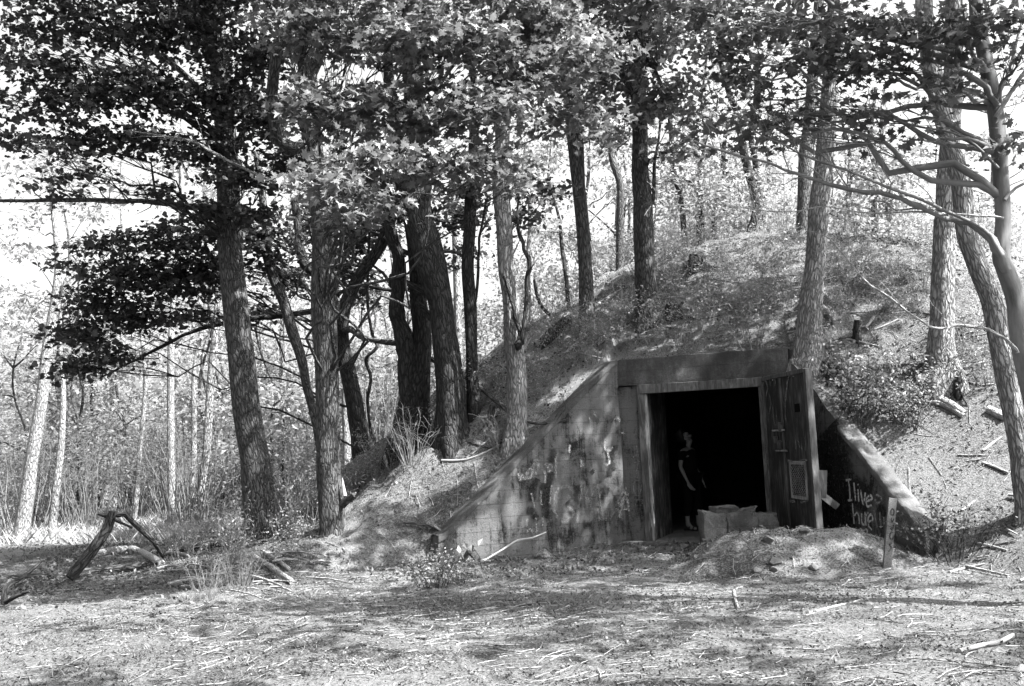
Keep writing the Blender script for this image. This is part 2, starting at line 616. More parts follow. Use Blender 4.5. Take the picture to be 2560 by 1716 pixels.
gx = axis(-8.5, 9.5, 0.07, 600, 60)
gy = axis(5.0, 22.0, 0.07, 600, 55)
GX, GY = np.meshgrid(gx, gy)
GZ = H(GX, GY)
nx, ny = len(gx), len(gy)
ii = (np.arange(ny - 1)[:, None] * nx + np.arange(nx - 1)[None]).ravel()
gf = np.stack([ii, ii + 1, ii + 1 + nx, ii + nx], -1)
zf = GZ.ravel()[gf]
cu, cv = loc_uv(GX.ravel()[gf].mean(1), GY.ravel()[gf].mean(1))
drop = ((zf.max(1) - zf.min(1)) > 0.6) & (np.abs(cv) < 1.15) & (cu > 0) & (cu < 0.45)
gf = gf[~drop]
gme = make_mesh('forest_floor', np.stack([GX, GY, GZ], -1).reshape(-1, 3), gf)
tag(link('forest_floor', gme, M['ground']), 'litter covered woodland ground rising into the earth mound', None, None, 'structure')


def gz(x, y):
    return float(H(x, y))


def gpoint(px, py, y0=5.0, y1=45.0):
    """where the sight line through a photograph pixel meets the ground"""
    d = ray(px, py)
    Y = np.arange(y0, y1, 0.03)
    P = CAM[None] + d[None] * (Y / d[1])[:, None]
    s = P[:, 2] - H(P[:, 0], P[:, 1])
    k = np.argmax(s < 0)
    if s[k] >= 0: k = len(Y) - 1
    return P[k]


# ------------------------------------------------------------------ bunker
bunker = thing('bunker', 'concrete bunker entrance with wing walls and open steel door in the mound', 'bunker', from_uv(0, 0, 0))
ZV = np.array([0, 0, 1.0])
A3 = np.array([A_[0], A_[1], 0]); R3 = np.array([R_[0], R_[1], 0])
OL, OR_, OH, TH, TOP = -0.89, 0.86, 2.46, 0.46, 2.88


def uvbox(mb, u0, u1, v0, v1, z0, z1):
    mb.box(from_uv((u0 + u1) / 2, (v0 + v1) / 2, (z0 + z1) / 2), R3, A3, ZV, v1 - v0, u1 - u0, z1 - z0)


def bevel_obj(o, w=0.015, seg=2):
    b = o.modifiers.new('bevel', 'BEVEL'); b.width = w; b.segments = seg; b.limit_method = 'ANGLE'
    return o


def slab_mesh(mb, P, U, V, N, us, vs, thick, jitter, seed, mask=None):
    """a slightly uneven wall face as a closed slab: P + U*u + V*v, behind it thick metres along -N"""
    uu, vv = np.meshgrid(us, vs)
    off = jitter * (vnoise(uu * 3, vv * 3, seed) + 0.5 * vnoise(uu * 11, vv * 11, seed + 1))
    fr = P[None, None] + uu[..., None] * U + vv[..., None] * V + off[..., None] * N
    return fr


def rough_box(name, u0, u1, v0, v1, z0, z1, mat, cuts, chip=0.05, amp=0.008, seed=1):
    import bmesh
    bm = bmesh.new()
    bmesh.ops.create_cube(bm, size=1)
    bmesh.ops.subdivide_edges(bm, edges=bm.edges[:], cuts=cuts, use_grid_fill=True)
    for w_ in bm.verts:
        p = np.array(w_.co)
        q = np.array([(u0 + u1) / 2 + p[0] * (u1 - u0), (v0 + v1) / 2 + p[1] * (v1 - v0), (z0 + z1) / 2 + p[2] * (z1 - z0)])
        edge = (np.abs(p) > 0.499).sum() >= 2
        q = q + amp * np.array([vnoise(q[1] * 4, q[2] * 4, seed), vnoise(q[0] * 4, q[2] * 4, seed + 1), vnoise(q[1] * 4, q[0] * 4, seed + 2)])
        if edge:
            e_ = max(0.004, chip * (vnoise(q[1] * 5 + q[0] * 3, q[2] * 5, seed + 5) * 1.6 - 0.25) + 0.004)
            q = q - np.sign(p) * (np.abs(p) > 0.499) * e_
        w_.co = Vector(from_uv(q[0], q[1], q[2]))
    me = bpy.data.meshes.new(name); bm.to_mesh(me); bm.free()
    return link(name, me, mat, bunker)


rough_box('lintel', 0.0, TH, -1.32, 1.32, OH, TOP, M['concrete_head'], 40, 0.06, 0.012, 3)
for s, (v0, v1) in ((-1, (-1.32, OL - 0.115)), (1, (OR_ + 0.115, 1.32))):
    rough_box('pier', 0.035, TH, v0, v1, -0.5, OH - 0.012, M['concrete'], 30, 0.03, 0.008, 13 + s)
for v0, v1 in ((OL - 0.115, OL), (OR_, OR_ + 0.115)):       # steel frame of the doorway
    m_ = MB(); uvbox(m_, 0.0, 0.10, v0 + 0.001, v1 - 0.001, -0.1, OH - 0.003)
    bevel_obj(m_.build('door_jamb', M['steel'], bunker, False), 0.006)
m_ = MB(); uvbox(m_, -0.02, 0.09, OL - 0.07, OR_ + 0.07, OH - 0.14, OH + 0.004)
bevel_obj(m_.build('door_header', M['steel'], bunker, False), 0.008)
m_ = MB(); uvbox(m_, 0.102, 1.32, OL - 0.20, OL + 0.012, -0.1, OH - 0.004)
m_.build('reveal', M['flaking'], bunker, False)
m_ = MB(); uvbox(m_, 0.102, 1.32, OR_ - 0.012, OR_ + 0.20, -0.1, OH - 0.004)
m_.build('reveal', M['flaking'], bunker, False)
m_ = MB(); uvbox(m_, 0.012, 0.098, OL + 0.001, OL + 0.035, 0.0, OH - 0.15)
m_.build('lit_jamb_edge', M['steel_pale'], bunker, False)  # pale strip paints the light along the left jamb's edge
m_ = MB(); uvbox(m_, -0.10, 10, -2.0, 2.0, -0.4, 0.055)
bevel_obj(m_.build('floor_slab', M['concrete_pale'], bunker, False), 0.02)
m_ = MB()
uvbox(m_, TH + 0.03, 10, -2.2, -1.9, 0.0, 2.85); m_.build('inner_wall', M['concrete_shade'], bunker, False)
m_ = MB(); uvbox(m_, TH + 0.03, 10, 1.9, 2.2, 0.0, 2.85); m_.build('inner_wall', M['concrete_shade'], bunker, False)
m_ = MB(); uvbox(m_, 9.8, 10.1, -2.2, 2.2, 0.0, 2.85); m_.build('inner_wall', M['concrete_shade'], bunker, False)
m_ = MB(); uvbox(m_, TH + 0.001, 10, -2.2, 2.2, 2.62, 2.80); m_.build('inner_ceiling', M['concrete_shade'], bunker, False)
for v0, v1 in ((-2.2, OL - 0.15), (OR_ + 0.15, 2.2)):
    m_ = MB(); uvbox(m_, TH + 0.022, TH + 0.2, v0, v1, 0.0, 2.7); m_.build('inner_wall', M['concrete_shade'], bunker, False)
m_ = MB(); uvbox(m_, TH + 0.022, 1.318, OL - 0.15, OR_ + 0.15, OH - 0.02, 2.61); m_.build('inner_wall', M['concrete_shade'], bunker, False)

WINGS = {}


def wing(sgn):
    """a retaining wall splayed outward, its top falling to the ground; uneven face, broken crown on the right one"""
    o2, d2, n2, WINGL = WDEF[sgn]
    D = np.array([d2[0], d2[1], 0]); N = np.array([n2[0], n2[1], 0])
    P0 = np.array([o2[0], o2[1], 0])
    n = 60
    s = np.linspace(0, WINGL, n)
    top = wing_top(sgn, s)
    th = 0.30
    if sgn > 0:
        top = top - 0.05 * np.clip(vnoise(s * 3, s * 0, 31) + 0.35, 0, 1) * (s < 2.0)
        th = 0.24
    rows = 26
    fr = np.zeros((rows, n, 3)); bk = np.zeros((rows, n, 3))
    for k in range(rows):
        t = k / (rows - 1)
        z = -0.5 + (top + 0.5) * t
        bul = 0.012 * vnoise(s * 2.3, z * 2.3, 40 + sgn) + 0.006 * vnoise(s * 9, z * 9, 41)
        fr[k] = P0 + s[:, None] * D + bul[:, None] * N + z[:, None] * ZV
        bk[k] = P0 + s[:, None] * D - th * N + z[:, None] * ZV
    if sgn > 0:      # the crown of the right wall has spalled: a rough ledge along its inner edge
        for k, f_ in ((rows - 1, 1.0), (rows - 2, 0.6), (rows - 3, 0.25)):
            w = np.clip((2.75 - s) / 0.5, 0, 1) * f_
            fr[k] += (-N[None] * 0.05 + ZV[None] * -0.01) * w[:, None] + 0.05 * vnoise(s * 6, s * 0 + k, 33)[:, None] * ZV * w[:, None]
    mb = MB()
    V = np.concatenate([fr.reshape(-1, 3), bk.reshape(-1, 3)])
    i = (np.arange(rows - 1)[:, None] * n + np.arange(n - 1)[None]).ravel()
    q = np.stack([i, i + 1, i + 1 + n, i + n], -1)
    off = rows * n
    q2 = q[:, ::-1] + off
    j = np.arange(n - 1) + (rows - 1) * n
    qt = np.stack([j, j + 1, j + 1 + off, j + off], -1)
    e = np.arange(rows - 1) * n
    qe = np.stack([e + n - 1, e + n - 1 + off, e + 2 * n - 1 + off, e + 2 * n - 1], -1)
    F4 = np.concatenate([q, q2, qt, qe, np.stack([e, e + n, e + n + off, e + off], -1)])
    if sgn > 0: F4 = F4[:, ::-1]
    mb.add(V, F4)
    me = mb.mesh('wing_wall', True)
    me.set_sharp_from_angle(angle=math.radians(40))
    w = link('wing_wall', me, M['concrete'], bunker)
    WINGS[sgn] = (P0, N, D, w)
    tag(w, 'long graffiti covered left wing wall' if sgn < 0 else 'right wing wall with broken crown and white graffiti')
    # coping strip along the sloping top
    m2 = MB()
    tp = np.array([P0 + D * a + N * 0.012 + ZV * (b - 0.03) for a, b in zip(s, top)])
    if sgn < 0:
        k0 = 2
        strip = np.concatenate([tp + N * 0.012 - ZV * 0.045, tp + N * 0.012 + ZV * 0.045, tp - N * 0.31 + ZV * 0.05])
        a = np.arange(n - 1)
        ff = np.concatenate([np.stack([a, a + 1, a + 1 + n, a + n], -1), np.stack([a + n, a + 1 + n, a + 1 + 2 * n, a + 2 * n], -1)])
        m2.add(strip, ff)
        m2.build('coping', M['concrete_head'], w)
    else:
        sl_ = s > 1.2
        t2 = np.array([P0 + D * a + ZV * (b + 0.005) for a, b in zip(s[sl_], top[sl_])]); n2 = len(t2)
        prof = [(0.012, -0.06), (0.012, 0.02), (-0.04, 0.035), (-0.08, 0.03), (-0.13, 0.04), (-0.19, 0.045), (-0.25, 0.04), (-0.262, -0.15)]
        strip = []
        for r_, (pn, pz) in enumerate(prof):
            ch = 0.05 * vnoise(s[sl_] * 7, s[sl_] * 0 + r_ * 0.9, 77) + 0.03 * vnoise(s[sl_] * 19, s[sl_] * 0 + r_ * 1.7, 78)
            strip.append(t2 + N * pn + ZV * pz + ch[:, None] * ZV * (1 if 0 < r_ < 7 else 0.3) + (ch * 0.4)[:, None] * N)
        strip = np.concatenate(strip)
        a = np.arange(n2 - 1)
        ff = np.concatenate([np.stack([a + k * n2, a + 1 + k * n2, a + 1 + (k + 1) * n2, a + (k + 1) * n2], -1) for k in range(7)])
        m2.add(strip, ff)
        m2.build('coping', M['concrete_pale'], w)
    return w


wing(-1)
wing(1)


def on_plane(px, py, P0, N):
    d = ray(px, py)
    return CAM + d * (((P0 - CAM) @ N) / (d @ N))


def stroke(mb_list, path, P0, N, width, lift=0.022, sub=5):
    """a brush or spray stroke laid on a wall"""
    pts = np.array([on_plane(x, y, P0, N) for x, y in path])
    if len(pts) > 2:
        pts, _ = smooth_path(pts, np.ones(len(pts)), sub)
    d = np.gradient(pts, axis=0)
    sd = np.cross(N, d); sd /= np.linalg.norm(sd, axis=1)[:, None] + 1e-9
    pts = pts + N * (lift + 0.001 * random.random())
    n = len(pts)
    w = width * (1 + 0.25 * vnoise(np.arange(n) * 0.7, np.zeros(n), random.randint(0, 999)))[:, None]
    mb_list.append((pts - sd * w, pts, pts + sd * w))


def letters(name, groups, P0, N, width, lift, mat, parent, conv):
    """one object per letter, drip or blotch"""
    for gr in groups:
        st_ = []
        for path in gr:
            stroke(st_, conv(path), P0, N, width, lift)
        build_strokes(name, st_, mat, parent)


def build_strokes(name, strokes, mat, parent, label=None):
    V = []; Fq = []; T = []; b = 0
    for (a, c, d) in strokes:
        n = len(a)
        V += [a, c, d]; T += [np.full(n, -1.0), np.zeros(n), np.ones(n)]
        i = np.arange(n - 1)
        for k in range(2):
            Fq.append(np.stack([b + k * n + i, b + k * n + i + 1, b + (k + 1) * n + i + 1, b + (k + 1) * n + i], -1))
        b += 3 * n
    me = make_mesh(name, np.concatenate(V), np.concatenate(Fq), True, {'across': np.concatenate(T)})
    o = link(name, me, mat, parent)
    if label: o['label'] = label
    return o


# lettering on the left wing wall (photograph pixels of zoomed view -> wall)
P0, Nn, Dd, wl = WINGS[-1]


def z5(pts): return [(1050 + x * 0.2806, 1000 + y * 0.2806) for x, y in pts]


letters('graffiti_letter', [[[(1370, 830), (1300, 775), (1220, 800), (1190, 900), (1200, 1010), (1260, 1080), (1340, 1060), (1370, 990), (1300, 960)]],
        [[(1390, 1090), (1420, 900), (1450, 740), (1480, 900), (1500, 960), (1530, 850), (1560, 740), (1570, 900), (1590, 1080)]],
        [[(1610, 1060), (1600, 900), (1590, 760), (1680, 770), (1750, 850), (1750, 960), (1690, 1050), (1610, 1060)]]], P0, Nn, 0.048, 0.022, M['spray_grey'], wl, z5)
letters('graffiti_letter', [[[(1770, 1050), (1790, 920), (1820, 800), (1850, 920), (1880, 1040)], [(1780, 960), (1870, 960)], [(1790, 860), (1830, 830), (1860, 880)]]], P0, Nn, 0.055, 0.022, M['spray_pale'], wl, z5)
letters('graffiti_letter', [[[(870, 650), (885, 715), (905, 670), (930, 705), (945, 640)]], [[(960, 620), (950, 690), (985, 690), (990, 620), (960, 615)]],
        [[(1000, 690), (1010, 560), (1040, 545), (1045, 610), (1015, 625), (1040, 670)]]], P0, Nn, 0.030, 0.022, M['spray_pale'], wl, z5)
letters('paint_drip', [[a] for a in ([(1110, 570), (1130, 600), (1150, 575), (1175, 600)], [(1100, 625), (1110, 690), (1105, 740)], [(1130, 640), (1165, 630)],
        [(985, 830), (1005, 900), (1015, 960)], [(1075, 810), (1070, 880), (1080, 940)], [(1165, 760), (1160, 860), (1150, 930)],
        [(1025, 1050), (1030, 1130), (1030, 1190)], [(950, 1060), (940, 1130)], [(1090, 1040), (1085, 1130)], [(940, 1180), (980, 1150), (1000, 1190)])], P0, Nn, 0.026, 0.024, M['spray_pale'], wl, z5)
letters('graffiti_scribble', [[a] for a in ([(1420, 520), (1440, 570), (1450, 590)], [(1430, 540), (1425, 600)], [(1650, 340), (1640, 430), (1680, 450), (1710, 420)], [(1665, 470), (1680, 560), (1650, 580)],
        [(1720, 170), (1760, 165), (1775, 200)], [(1545, 110), (1560, 160)], [(1500, 160), (1520, 200)], [(1780, 290), (1840, 300), (1850, 290)],
        [(1220, 480), (1200, 560), (1210, 700)], [(1330, 400), (1320, 470)])], P0, Nn, 0.028, 0.024, M['spray_pale'], wl, z5)
letters('black_stain_and_shade', [[a] for a in ([(1040, 700), (1000, 800), (990, 900)], [(1100, 740), (1090, 850), (1110, 950), (1100, 1050)], [(1170, 640), (1140, 760), (1150, 900), (1140, 1060)],
        [(950, 980), (1000, 1000), (1040, 1080)], [(1310, 900), (1350, 960), (1360, 1010)], [(1690, 460), (1700, 560), (1680, 680)], [(1730, 400), (1720, 560), (1735, 620)],
        [(1600, 790), (1610, 880), (1590, 960)], [(1380, 770), (1400, 830), (1370, 900)], [(1170, 440), (1180, 520), (1160, 560)], [(1450, 1110), (1490, 1112), (1530, 1115)], [(1530, 620), (1550, 650)])], P0, Nn, 0.075, 0.018, M['spray_black_and_shade'], wl, z5)
# vertical row of letters on the left pier
PN = -A3
PP = from_uv(0.035, 0, 0)
letters('graffiti_letter', [[a] for a in ([(1905, 300), (1930, 240), (1960, 300), (1915, 330), (1960, 350)], [(1915, 420), (1970, 420), (1945, 470), (1920, 450)],
        [(1890, 520), (1940, 490), (1990, 540), (1900, 560)], [(1935, 590), (1930, 640), (1935, 700)],
        [(1965, 720), (1910, 730), (1910, 840), (1960, 840), (1975, 740)], [(1920, 970), (1930, 900), (1985, 890), (1980, 930)], [(1940, 110), (1965, 115), (1960, 180)])], PP, PN, 0.022, 0.004, M['spray_grey'], bunker, z5)
# right wing wall: "I live / hure" and a heart
P0r, Nr, Dr, wr = WINGS[1]


def z3(pts): return [(1860 + x * 0.3571, 880 + y * 0.3571) for x, y in pts]


letters('graffiti_letter', [[[(722, 900), (760, 890)], [(738, 890), (748, 960), (752, 1030)], [(735, 1040), (768, 1035)]], [[(778, 915), (785, 985), (790, 1045)]], [[(806, 960), (810, 1010), (812, 1050)], [(805, 925), (808, 935)]],
        [[(826, 965), (838, 1050), (848, 1060), (858, 985)]], [[(868, 1045), (905, 1030), (895, 1005), (868, 1025), (870, 1080), (905, 1075)]],
        [[(768, 1060), (775, 1140), (780, 1205)], [(778, 1150), (800, 1125), (812, 1150), (815, 1205)]], [[(832, 1130), (836, 1200), (856, 1200), (856, 1120)]], [[(858, 1130), (862, 1215)], [(862, 1150), (878, 1120)]],
        [[(880, 1190), (910, 1175), (900, 1140), (880, 1160), (880, 1215), (905, 1245)]], [[(845, 1310), (815, 1255), (828, 1240), (842, 1262), (862, 1240), (872, 1262), (845, 1310)]]], P0r, Nr, 0.020, 0.018, M['spray_white'], wr, z3)
letters('graffiti_scribble', [[a] for a in ([(925, 1030), (940, 1060), (965, 1050)], [(920, 1110), (930, 1180), (940, 1230)], [(960, 1120), (965, 1230)], [(985, 1150), (990, 1210)], [(930, 1000), (960, 1010), (975, 1040)])], P0r, Nr, 0.03, 0.016, M['spray_pale'], wr, z3)
letters('black_stain_and_shade', [[a] for a in ([(560, 620), (570, 900), (580, 1150), (590, 1330)], [(640, 720), (650, 950), (660, 1150), (670, 1300)], [(600, 520), (660, 700), (680, 860)], [(710, 900), (720, 1100), (730, 1280)])], P0r, Nr, 0.34, 0.008, M['spray_black_and_shade'], wr, z3)  # broad strokes put the deep shade behind the open door into the wall colour
letters('black_stain_and_shade', [[a] for a in ([(740, 870), (830, 950), (900, 985)], [(760, 960), (830, 1075), (870, 1090)], [(700, 1000), (710, 1150)], [(950, 1080), (990, 1150)])], P0r, Nr, 0.12, 0.012, M['spray_black_and_shade'], wr, z3)

# door leaf, swung outward on the right
HG = np.array([3.70, 14.84, 0]); FE = np.array([3.83, 12.98, 0])
DQ = unit(FE - HG); DL = np.linalg.norm(FE - HG)
DN = unit(np.cross(DQ, ZV)); DN = DN if DN[0] < 0 else -DN
DB, DT = -0.12, 2.44
door = MB()
door.box((HG + FE) / 2 - DN * 0.025 + ZV * (DB + DT) / 2, DQ, DN, ZV, DL - 0.05, 0.04, DT - DB - 0.02)
door = bevel_obj(door.build('door', M['door_paint'], bunker, False), 0.006)
tag(door, 'rusted steel door swung wide open')


def dbox(name, q0, q1, z0, z1, t0, t1, mat, lab=None):
    mb = MB()
    mb.box(HG + DQ * (q0 + q1) / 2 + ZV * (z0 + z1) / 2 + DN * (t0 + t1) / 2, DQ, DN, ZV, q1 - q0, t1 - t0, z1 - z0)
    o = bevel_obj(mb.build(name, mat, door, False), 0.004)
    if lab: o['label'] = lab
    return o


def dpx(px, py):
    p = on_plane(px, py, HG, DN)
    return float((p - HG) @ DQ), float(p[2])


dbox('edge_post', DL - 0.075, DL + 0.01, DB - 0.02, DT, -0.06, 0.03, M['steel'])
dbox('edge_post', 0.0, 0.05, DB, DT - 0.002, -0.05, 0.018, M['steel'])
dbox('top_rail', 0.052, DL - 0.077, DT - 0.045, DT + 0.012, -0.05, 0.028, M['steel'])
q, z = dpx(1960, 1100)
dbox('centre_strip', q - 0.03, q + 0.04, DB + 0.01, DT - 0.05, -0.004, 0.016, M['steel'])
q, z = dpx(1993, 1020)
dbox('spy_hole', q - 0.09, q + 0.09, z - 0.055, z + 0.055, -0.004, 0.006, M['black_cloth'])
for (x0, y0), (x1, y1), mt in (((1937, 1077), (1966, 1078), 'steel_pale'), ((1946, 1127), (1972, 1127), 'steel_pale')):
    qa, za = dpx(x0, y0); qb, zb = dpx(x1, y1)
    dbox('latch_bar', qa, qb, za - 0.012, za + 0.012, 0.017, 0.045, M[mt])
for x, y, hh in ((1957, 1068, 0.07), (1945, 1100, 0.05), (1954, 1112, 0.06)):
    q, z = dpx(x, y)
    dbox('latch_bracket', q - 0.06, q + 0.06, z - hh, z + hh, 0.017, 0.05, M['steel'])
qa, za = dpx(1974, 1152); qb, zb = dpx(2022, 1252)
for n_, a in (('vent_frame', (qa, qa + 0.05, zb, za)), ('vent_frame', (qb - 0.05, qb, zb, za)), ('vent_frame', (qa + 0.05, qb - 0.05, za - 0.05, za)), ('vent_frame', (qa + 0.05, qb - 0.05, zb, zb + 0.05))):
    dbox(n_, a[0], a[1], a[2] + 0.001, a[3] - 0.001, -0.004, 0.014, M['steel_pale'])
dbox('vent_back', qa + 0.052, qb - 0.052, zb + 0.052, za - 0.052, -0.004, 0.003, M['black_cloth'])
mb = MB()
for k in range(26):
    for sg in (-1, 1):
        c = qa + 0.05 + (k - 6) * 0.075
        a0 = [c, zb + 0.05]; a1 = [c + sg * (za - zb - 0.1) * 1.5, za - 0.05]
        t = [x for x in np.linspace(0, 1, 60) if qa + 0.05 < a0[0] + (a1[0] - a0[0]) * x < qb - 0.05]
        if len(t) < 3: continue
        pp = [HG + DQ * (a0[0] + (a1[0] - a0[0]) * x) + ZV * (a0[1] + (a1[1] - a0[1]) * x) + DN * (0.009 + 0.006 * (sg > 0)) for x in (t[0], t[-1])]
        mb.tube(pp, 0.0045, 4, cap=False)
mb.build('wire_mesh', M['steel_pale'], door)
st = []


def z2(pts): return [(1500 + x * 0.3699, 860 + y * 0.3699) for x, y in pts]


letters('graffiti_scribble', [[a] for a in ([(1100, 400), (1110, 280), (1130, 250), (1140, 300), (1130, 360)], [(1160, 280), (1170, 240), (1195, 245), (1190, 285)], [(1150, 330), (1165, 400), (1150, 470)],
             [(1175, 420), (1185, 520), (1195, 560)], [(1200, 480), (1205, 560)], [(1095, 380), (1100, 480)], [(1270, 280), (1290, 210), (1320, 220)], [(1260, 420), (1265, 330), (1280, 260)],
             [(1270, 340), (1260, 450), (1270, 540)], [(1215, 650), (1240, 660)], [(1330, 650), (1335, 710)], [(1345, 640), (1360, 700)], [(1375, 640), (1372, 710)], [(1395, 630), (1400, 720)],
             [(1270, 790), (1310, 790)], [(1360, 790), (1410, 785)], [(1285, 1060), (1330, 1065)], [(1365, 1070), (1415, 1060)], [(1130, 700), (1140, 800)], [(1160, 900), (1150, 1000), (1165, 1060)])], HG, DN, 0.026, 0.020, M['spray_grey'], door, z2)
# bent plate hanging behind the free edge of the door
bp = MB()
PB = at(2047, 1230, 13.15)
bp.box(PB + np.array([0.03, 0, 0.1]), unit([1, -0.3, -0.1]), unit([0.3, 1, 0]), unit([0.1, 0, 1]), 0.16, 0.012, 0.36)
bp.build('bent_plate', M['steel'], bunker, False)
bp = MB()
bp.box(PB + np.array([0.13, 0, -0.12]), unit([1, -0.3, -0.9]), unit([0.3, 1, 0]), unit([0.9, 0, 1]), 0.26, 0.012, 0.09)
bp.build('bent_plate', M['steel'], bunker, False)

# ------------------------------------------------------------------ heap, blocks and board in front of the door
def blob_stone(name, c, size, rot, mat, seed, label, cat, group, flat=0.6, sub=2):
    import bmesh
    bm = bmesh.new()
    bmesh.ops.create_icosphere(bm, subdivisions=sub, radius=1)
    for v in bm.verts:
        p = np.array(v.co)
        k = 1 + 0.5 * vnoise(p[0] * 1.3 + seed, p[1] * 1.3 + p[2], seed) + 0.25 * vnoise(p[0] * 3 + seed, p[1] * 3 - p[2] * 2, seed + 1)
        # chop by a few planes for angular faces
        q = p * k
        for a in range(7):
            nrm = unit([math.sin(seed * 3.1 + a * 2), math.cos(seed * 1.7 + a * 2.4), math.sin(seed + a * 1.3)])
            e = q @ nrm - 0.56
            if e > 0: q = q - nrm * e
        v.co = Vector((q[0] * size, q[1] * size * 0.8, q[2] * size * flat))
    me = bpy.data.meshes.new(name)
    bm.to_mesh(me); bm.free()
    for p in me.polygons: p.use_smooth = False
    o = link(name, me, mat)
    o.location = Vector([float(a) for a in c]); o.rotation_euler = (0.2 * math.sin(seed), 0.2 * math.cos(seed * 2), rot)
    return tag(o, label, cat, group)


HC = np.array([3.25, 12.55])


def heap_h(x, y):
    dx = x - HC[0]; dy = y - HC[1]
    a = 0.42 * np.exp(-(dx / 0.95) ** 2 - (dy / 0.6) ** 2) + 0.24 * np.exp(-((dx - 0.85) / 0.6) ** 2 - ((dy + 0.0) / 0.5) ** 2)
    a = a + 0.22 * np.exp(-((dx + 0.9) / 0.7) ** 2 - ((dy - 0.1) / 0.5) ** 2) + 0.10 * np.exp(-((dx - 0.4) / 1.2) ** 2 - ((dy + 0.6) / 0.5) ** 2)
    return a * 0.95 - 0.07 + 0.09 * vnoise(x * 3.5, y * 3.5, 61) + 0.05 * vnoise(x * 9, y * 9, 62)


hx = np.linspace(HC[0] - 2.3, HC[0] + 2.0, 100); hy = np.linspace(HC[1] - 1.7, HC[1] + 1.5, 80)
HX, HY = np.meshgrid(hx, hy)
HZ = H(HX, HY) + heap_h(HX, HY)
ii = (np.arange(79)[:, None] * 100 + np.arange(99)[None]).ravel()
me = make_mesh('dirt_heap', np.stack([HX, HY, HZ], -1).reshape(-1, 3), np.stack([ii, ii + 1, ii + 101, ii + 100], -1))
tag(link('dirt_heap', me, M['soil']), 'low heap of stony soil in front of the open steel door', 'heap')


def surf(x, y):
    z = H(x, y)
    k = (np.abs(np.asarray(x) - HC[0]) < 2) & (np.abs(np.asarray(y) - HC[1]) < 1.4)
    return np.where(k, np.maximum(z, z + heap_h(np.asarray(x), np.asarray(y))), z)


def spoint(px, py, y0=5.0, y1=45.0):
    d = ray(px, py)
    Y = np.arange(y0, y1, 0.03)
    P = CAM[None] + d[None] * (Y / d[1])[:, None]
    s = P[:, 2] - surf(P[:, 0], P[:, 1])
    k = np.argmax(s < 0)
    if s[k] >= 0: k = len(Y) - 1
    return P[k]


def chunk(name, pxs, Y, z0, z1, depth, skew, mat, label, group, seed):
    """a squared concrete block, edges worn, standing on the threshold"""
    a = at(pxs[0], 1290, Y); b = at(pxs[1], 1290, Y)
    X = unit([b[0] - a[0], skew, 0]); Yv = np.array([-X[1], X[0], 0])
    w = np.linalg.norm(b[:2] - a[:2])
    mb = MB()
    nx_, ny_, nz_ = 9, 6, 5
    import bmesh
    bm = bmesh.new()
    bmesh.ops.create_cube(bm, size=1)
    bmesh.ops.bevel(bm, geom=bm.edges[:], offset=0.025, segments=1, affect='EDGES')
    bmesh.ops.subdivide_edges(bm, edges=bm.edges[:], cuts=7, use_grid_fill=True)
    c = np.array([(a[0] + b[0]) / 2, Y + depth / 2, (z0 + z1) / 2])
    for v in bm.verts:
        p = np.array(v.co)
        q = c + X * p[0] * w + Yv * p[1] * depth + ZV * p[2] * (z1 - z0)
        q = q + 0.03 * np.array([vnoise(p[0] * 4 + seed, p[2] * 4, seed), vnoise(p[1] * 4 + seed, p[2] * 4, seed + 1), vnoise(p[0] * 4 + seed, p[1] * 5, seed + 2)]) * (1.3 if p[2] > 0 else 0.5)
        q = q + 0.020 * np.array([vnoise(q[0] * 22, q[2] * 22, seed + 4), vnoise(q[0] * 20, q[2] * 20, seed + 5), vnoise(q[0] * 24, q[1] * 24, seed + 6)])
        q = q + ZV * (0.05 if seed > 30 else 0.015) * p[0] * math.cos(seed) * 2
        for a_ in range(3):     # knocked-off corners
            cn = unit([math.sin(seed * 2.3 + a_ * 2.1), -0.6, 0.9 + 0.3 * math.cos(seed + a_)])
            e_ = p @ cn - 0.74
            if e_ > 0: q = q - (X * cn[0] * w + Yv * cn[1] * depth + ZV * cn[2] * (z1 - z0)) * e_
        v.co = Vector(q)
    me = bpy.data.meshes.new(name); bm.to_mesh(me); bm.free()
    o = link(name, me, mat)
    return tag(o, label, 'block', group)


G = 'broken concrete blocks dumped at the door'
chunk('concrete_block', (1757, 1816), 13.70, -0.15, 0.575, 0.40, 0.0, M['concrete_block'], 'tall squared pale concrete block at the left end of the threshold pile', G, 3)
chunk('concrete_block', (1817, 1892), 13.68, -0.15, 0.560, 0.40, 0.01, M['concrete_block'], 'middle squared concrete block with a crack beside its left neighbour', G, 13)
chunk('concrete_block', (1893, 1950), 13.72, -0.15, 0.525, 0.40, -0.02, M['concrete_block'], 'right hand concrete block half sunk behind the soil heap', G, 23)
chunk('concrete_block', (1788, 1850), 13.88, 0.45, 0.635, 0.34, 0.05, M['concrete_block'], 'broken slab leaning behind the left block at the doorway', G, 33)
chunk('concrete_block', (1851, 1896), 13.90, 0.42, 0.60, 0.30, -0.05, M['concrete_block'], 'small broken slab lying behind the middle block', G, 43)

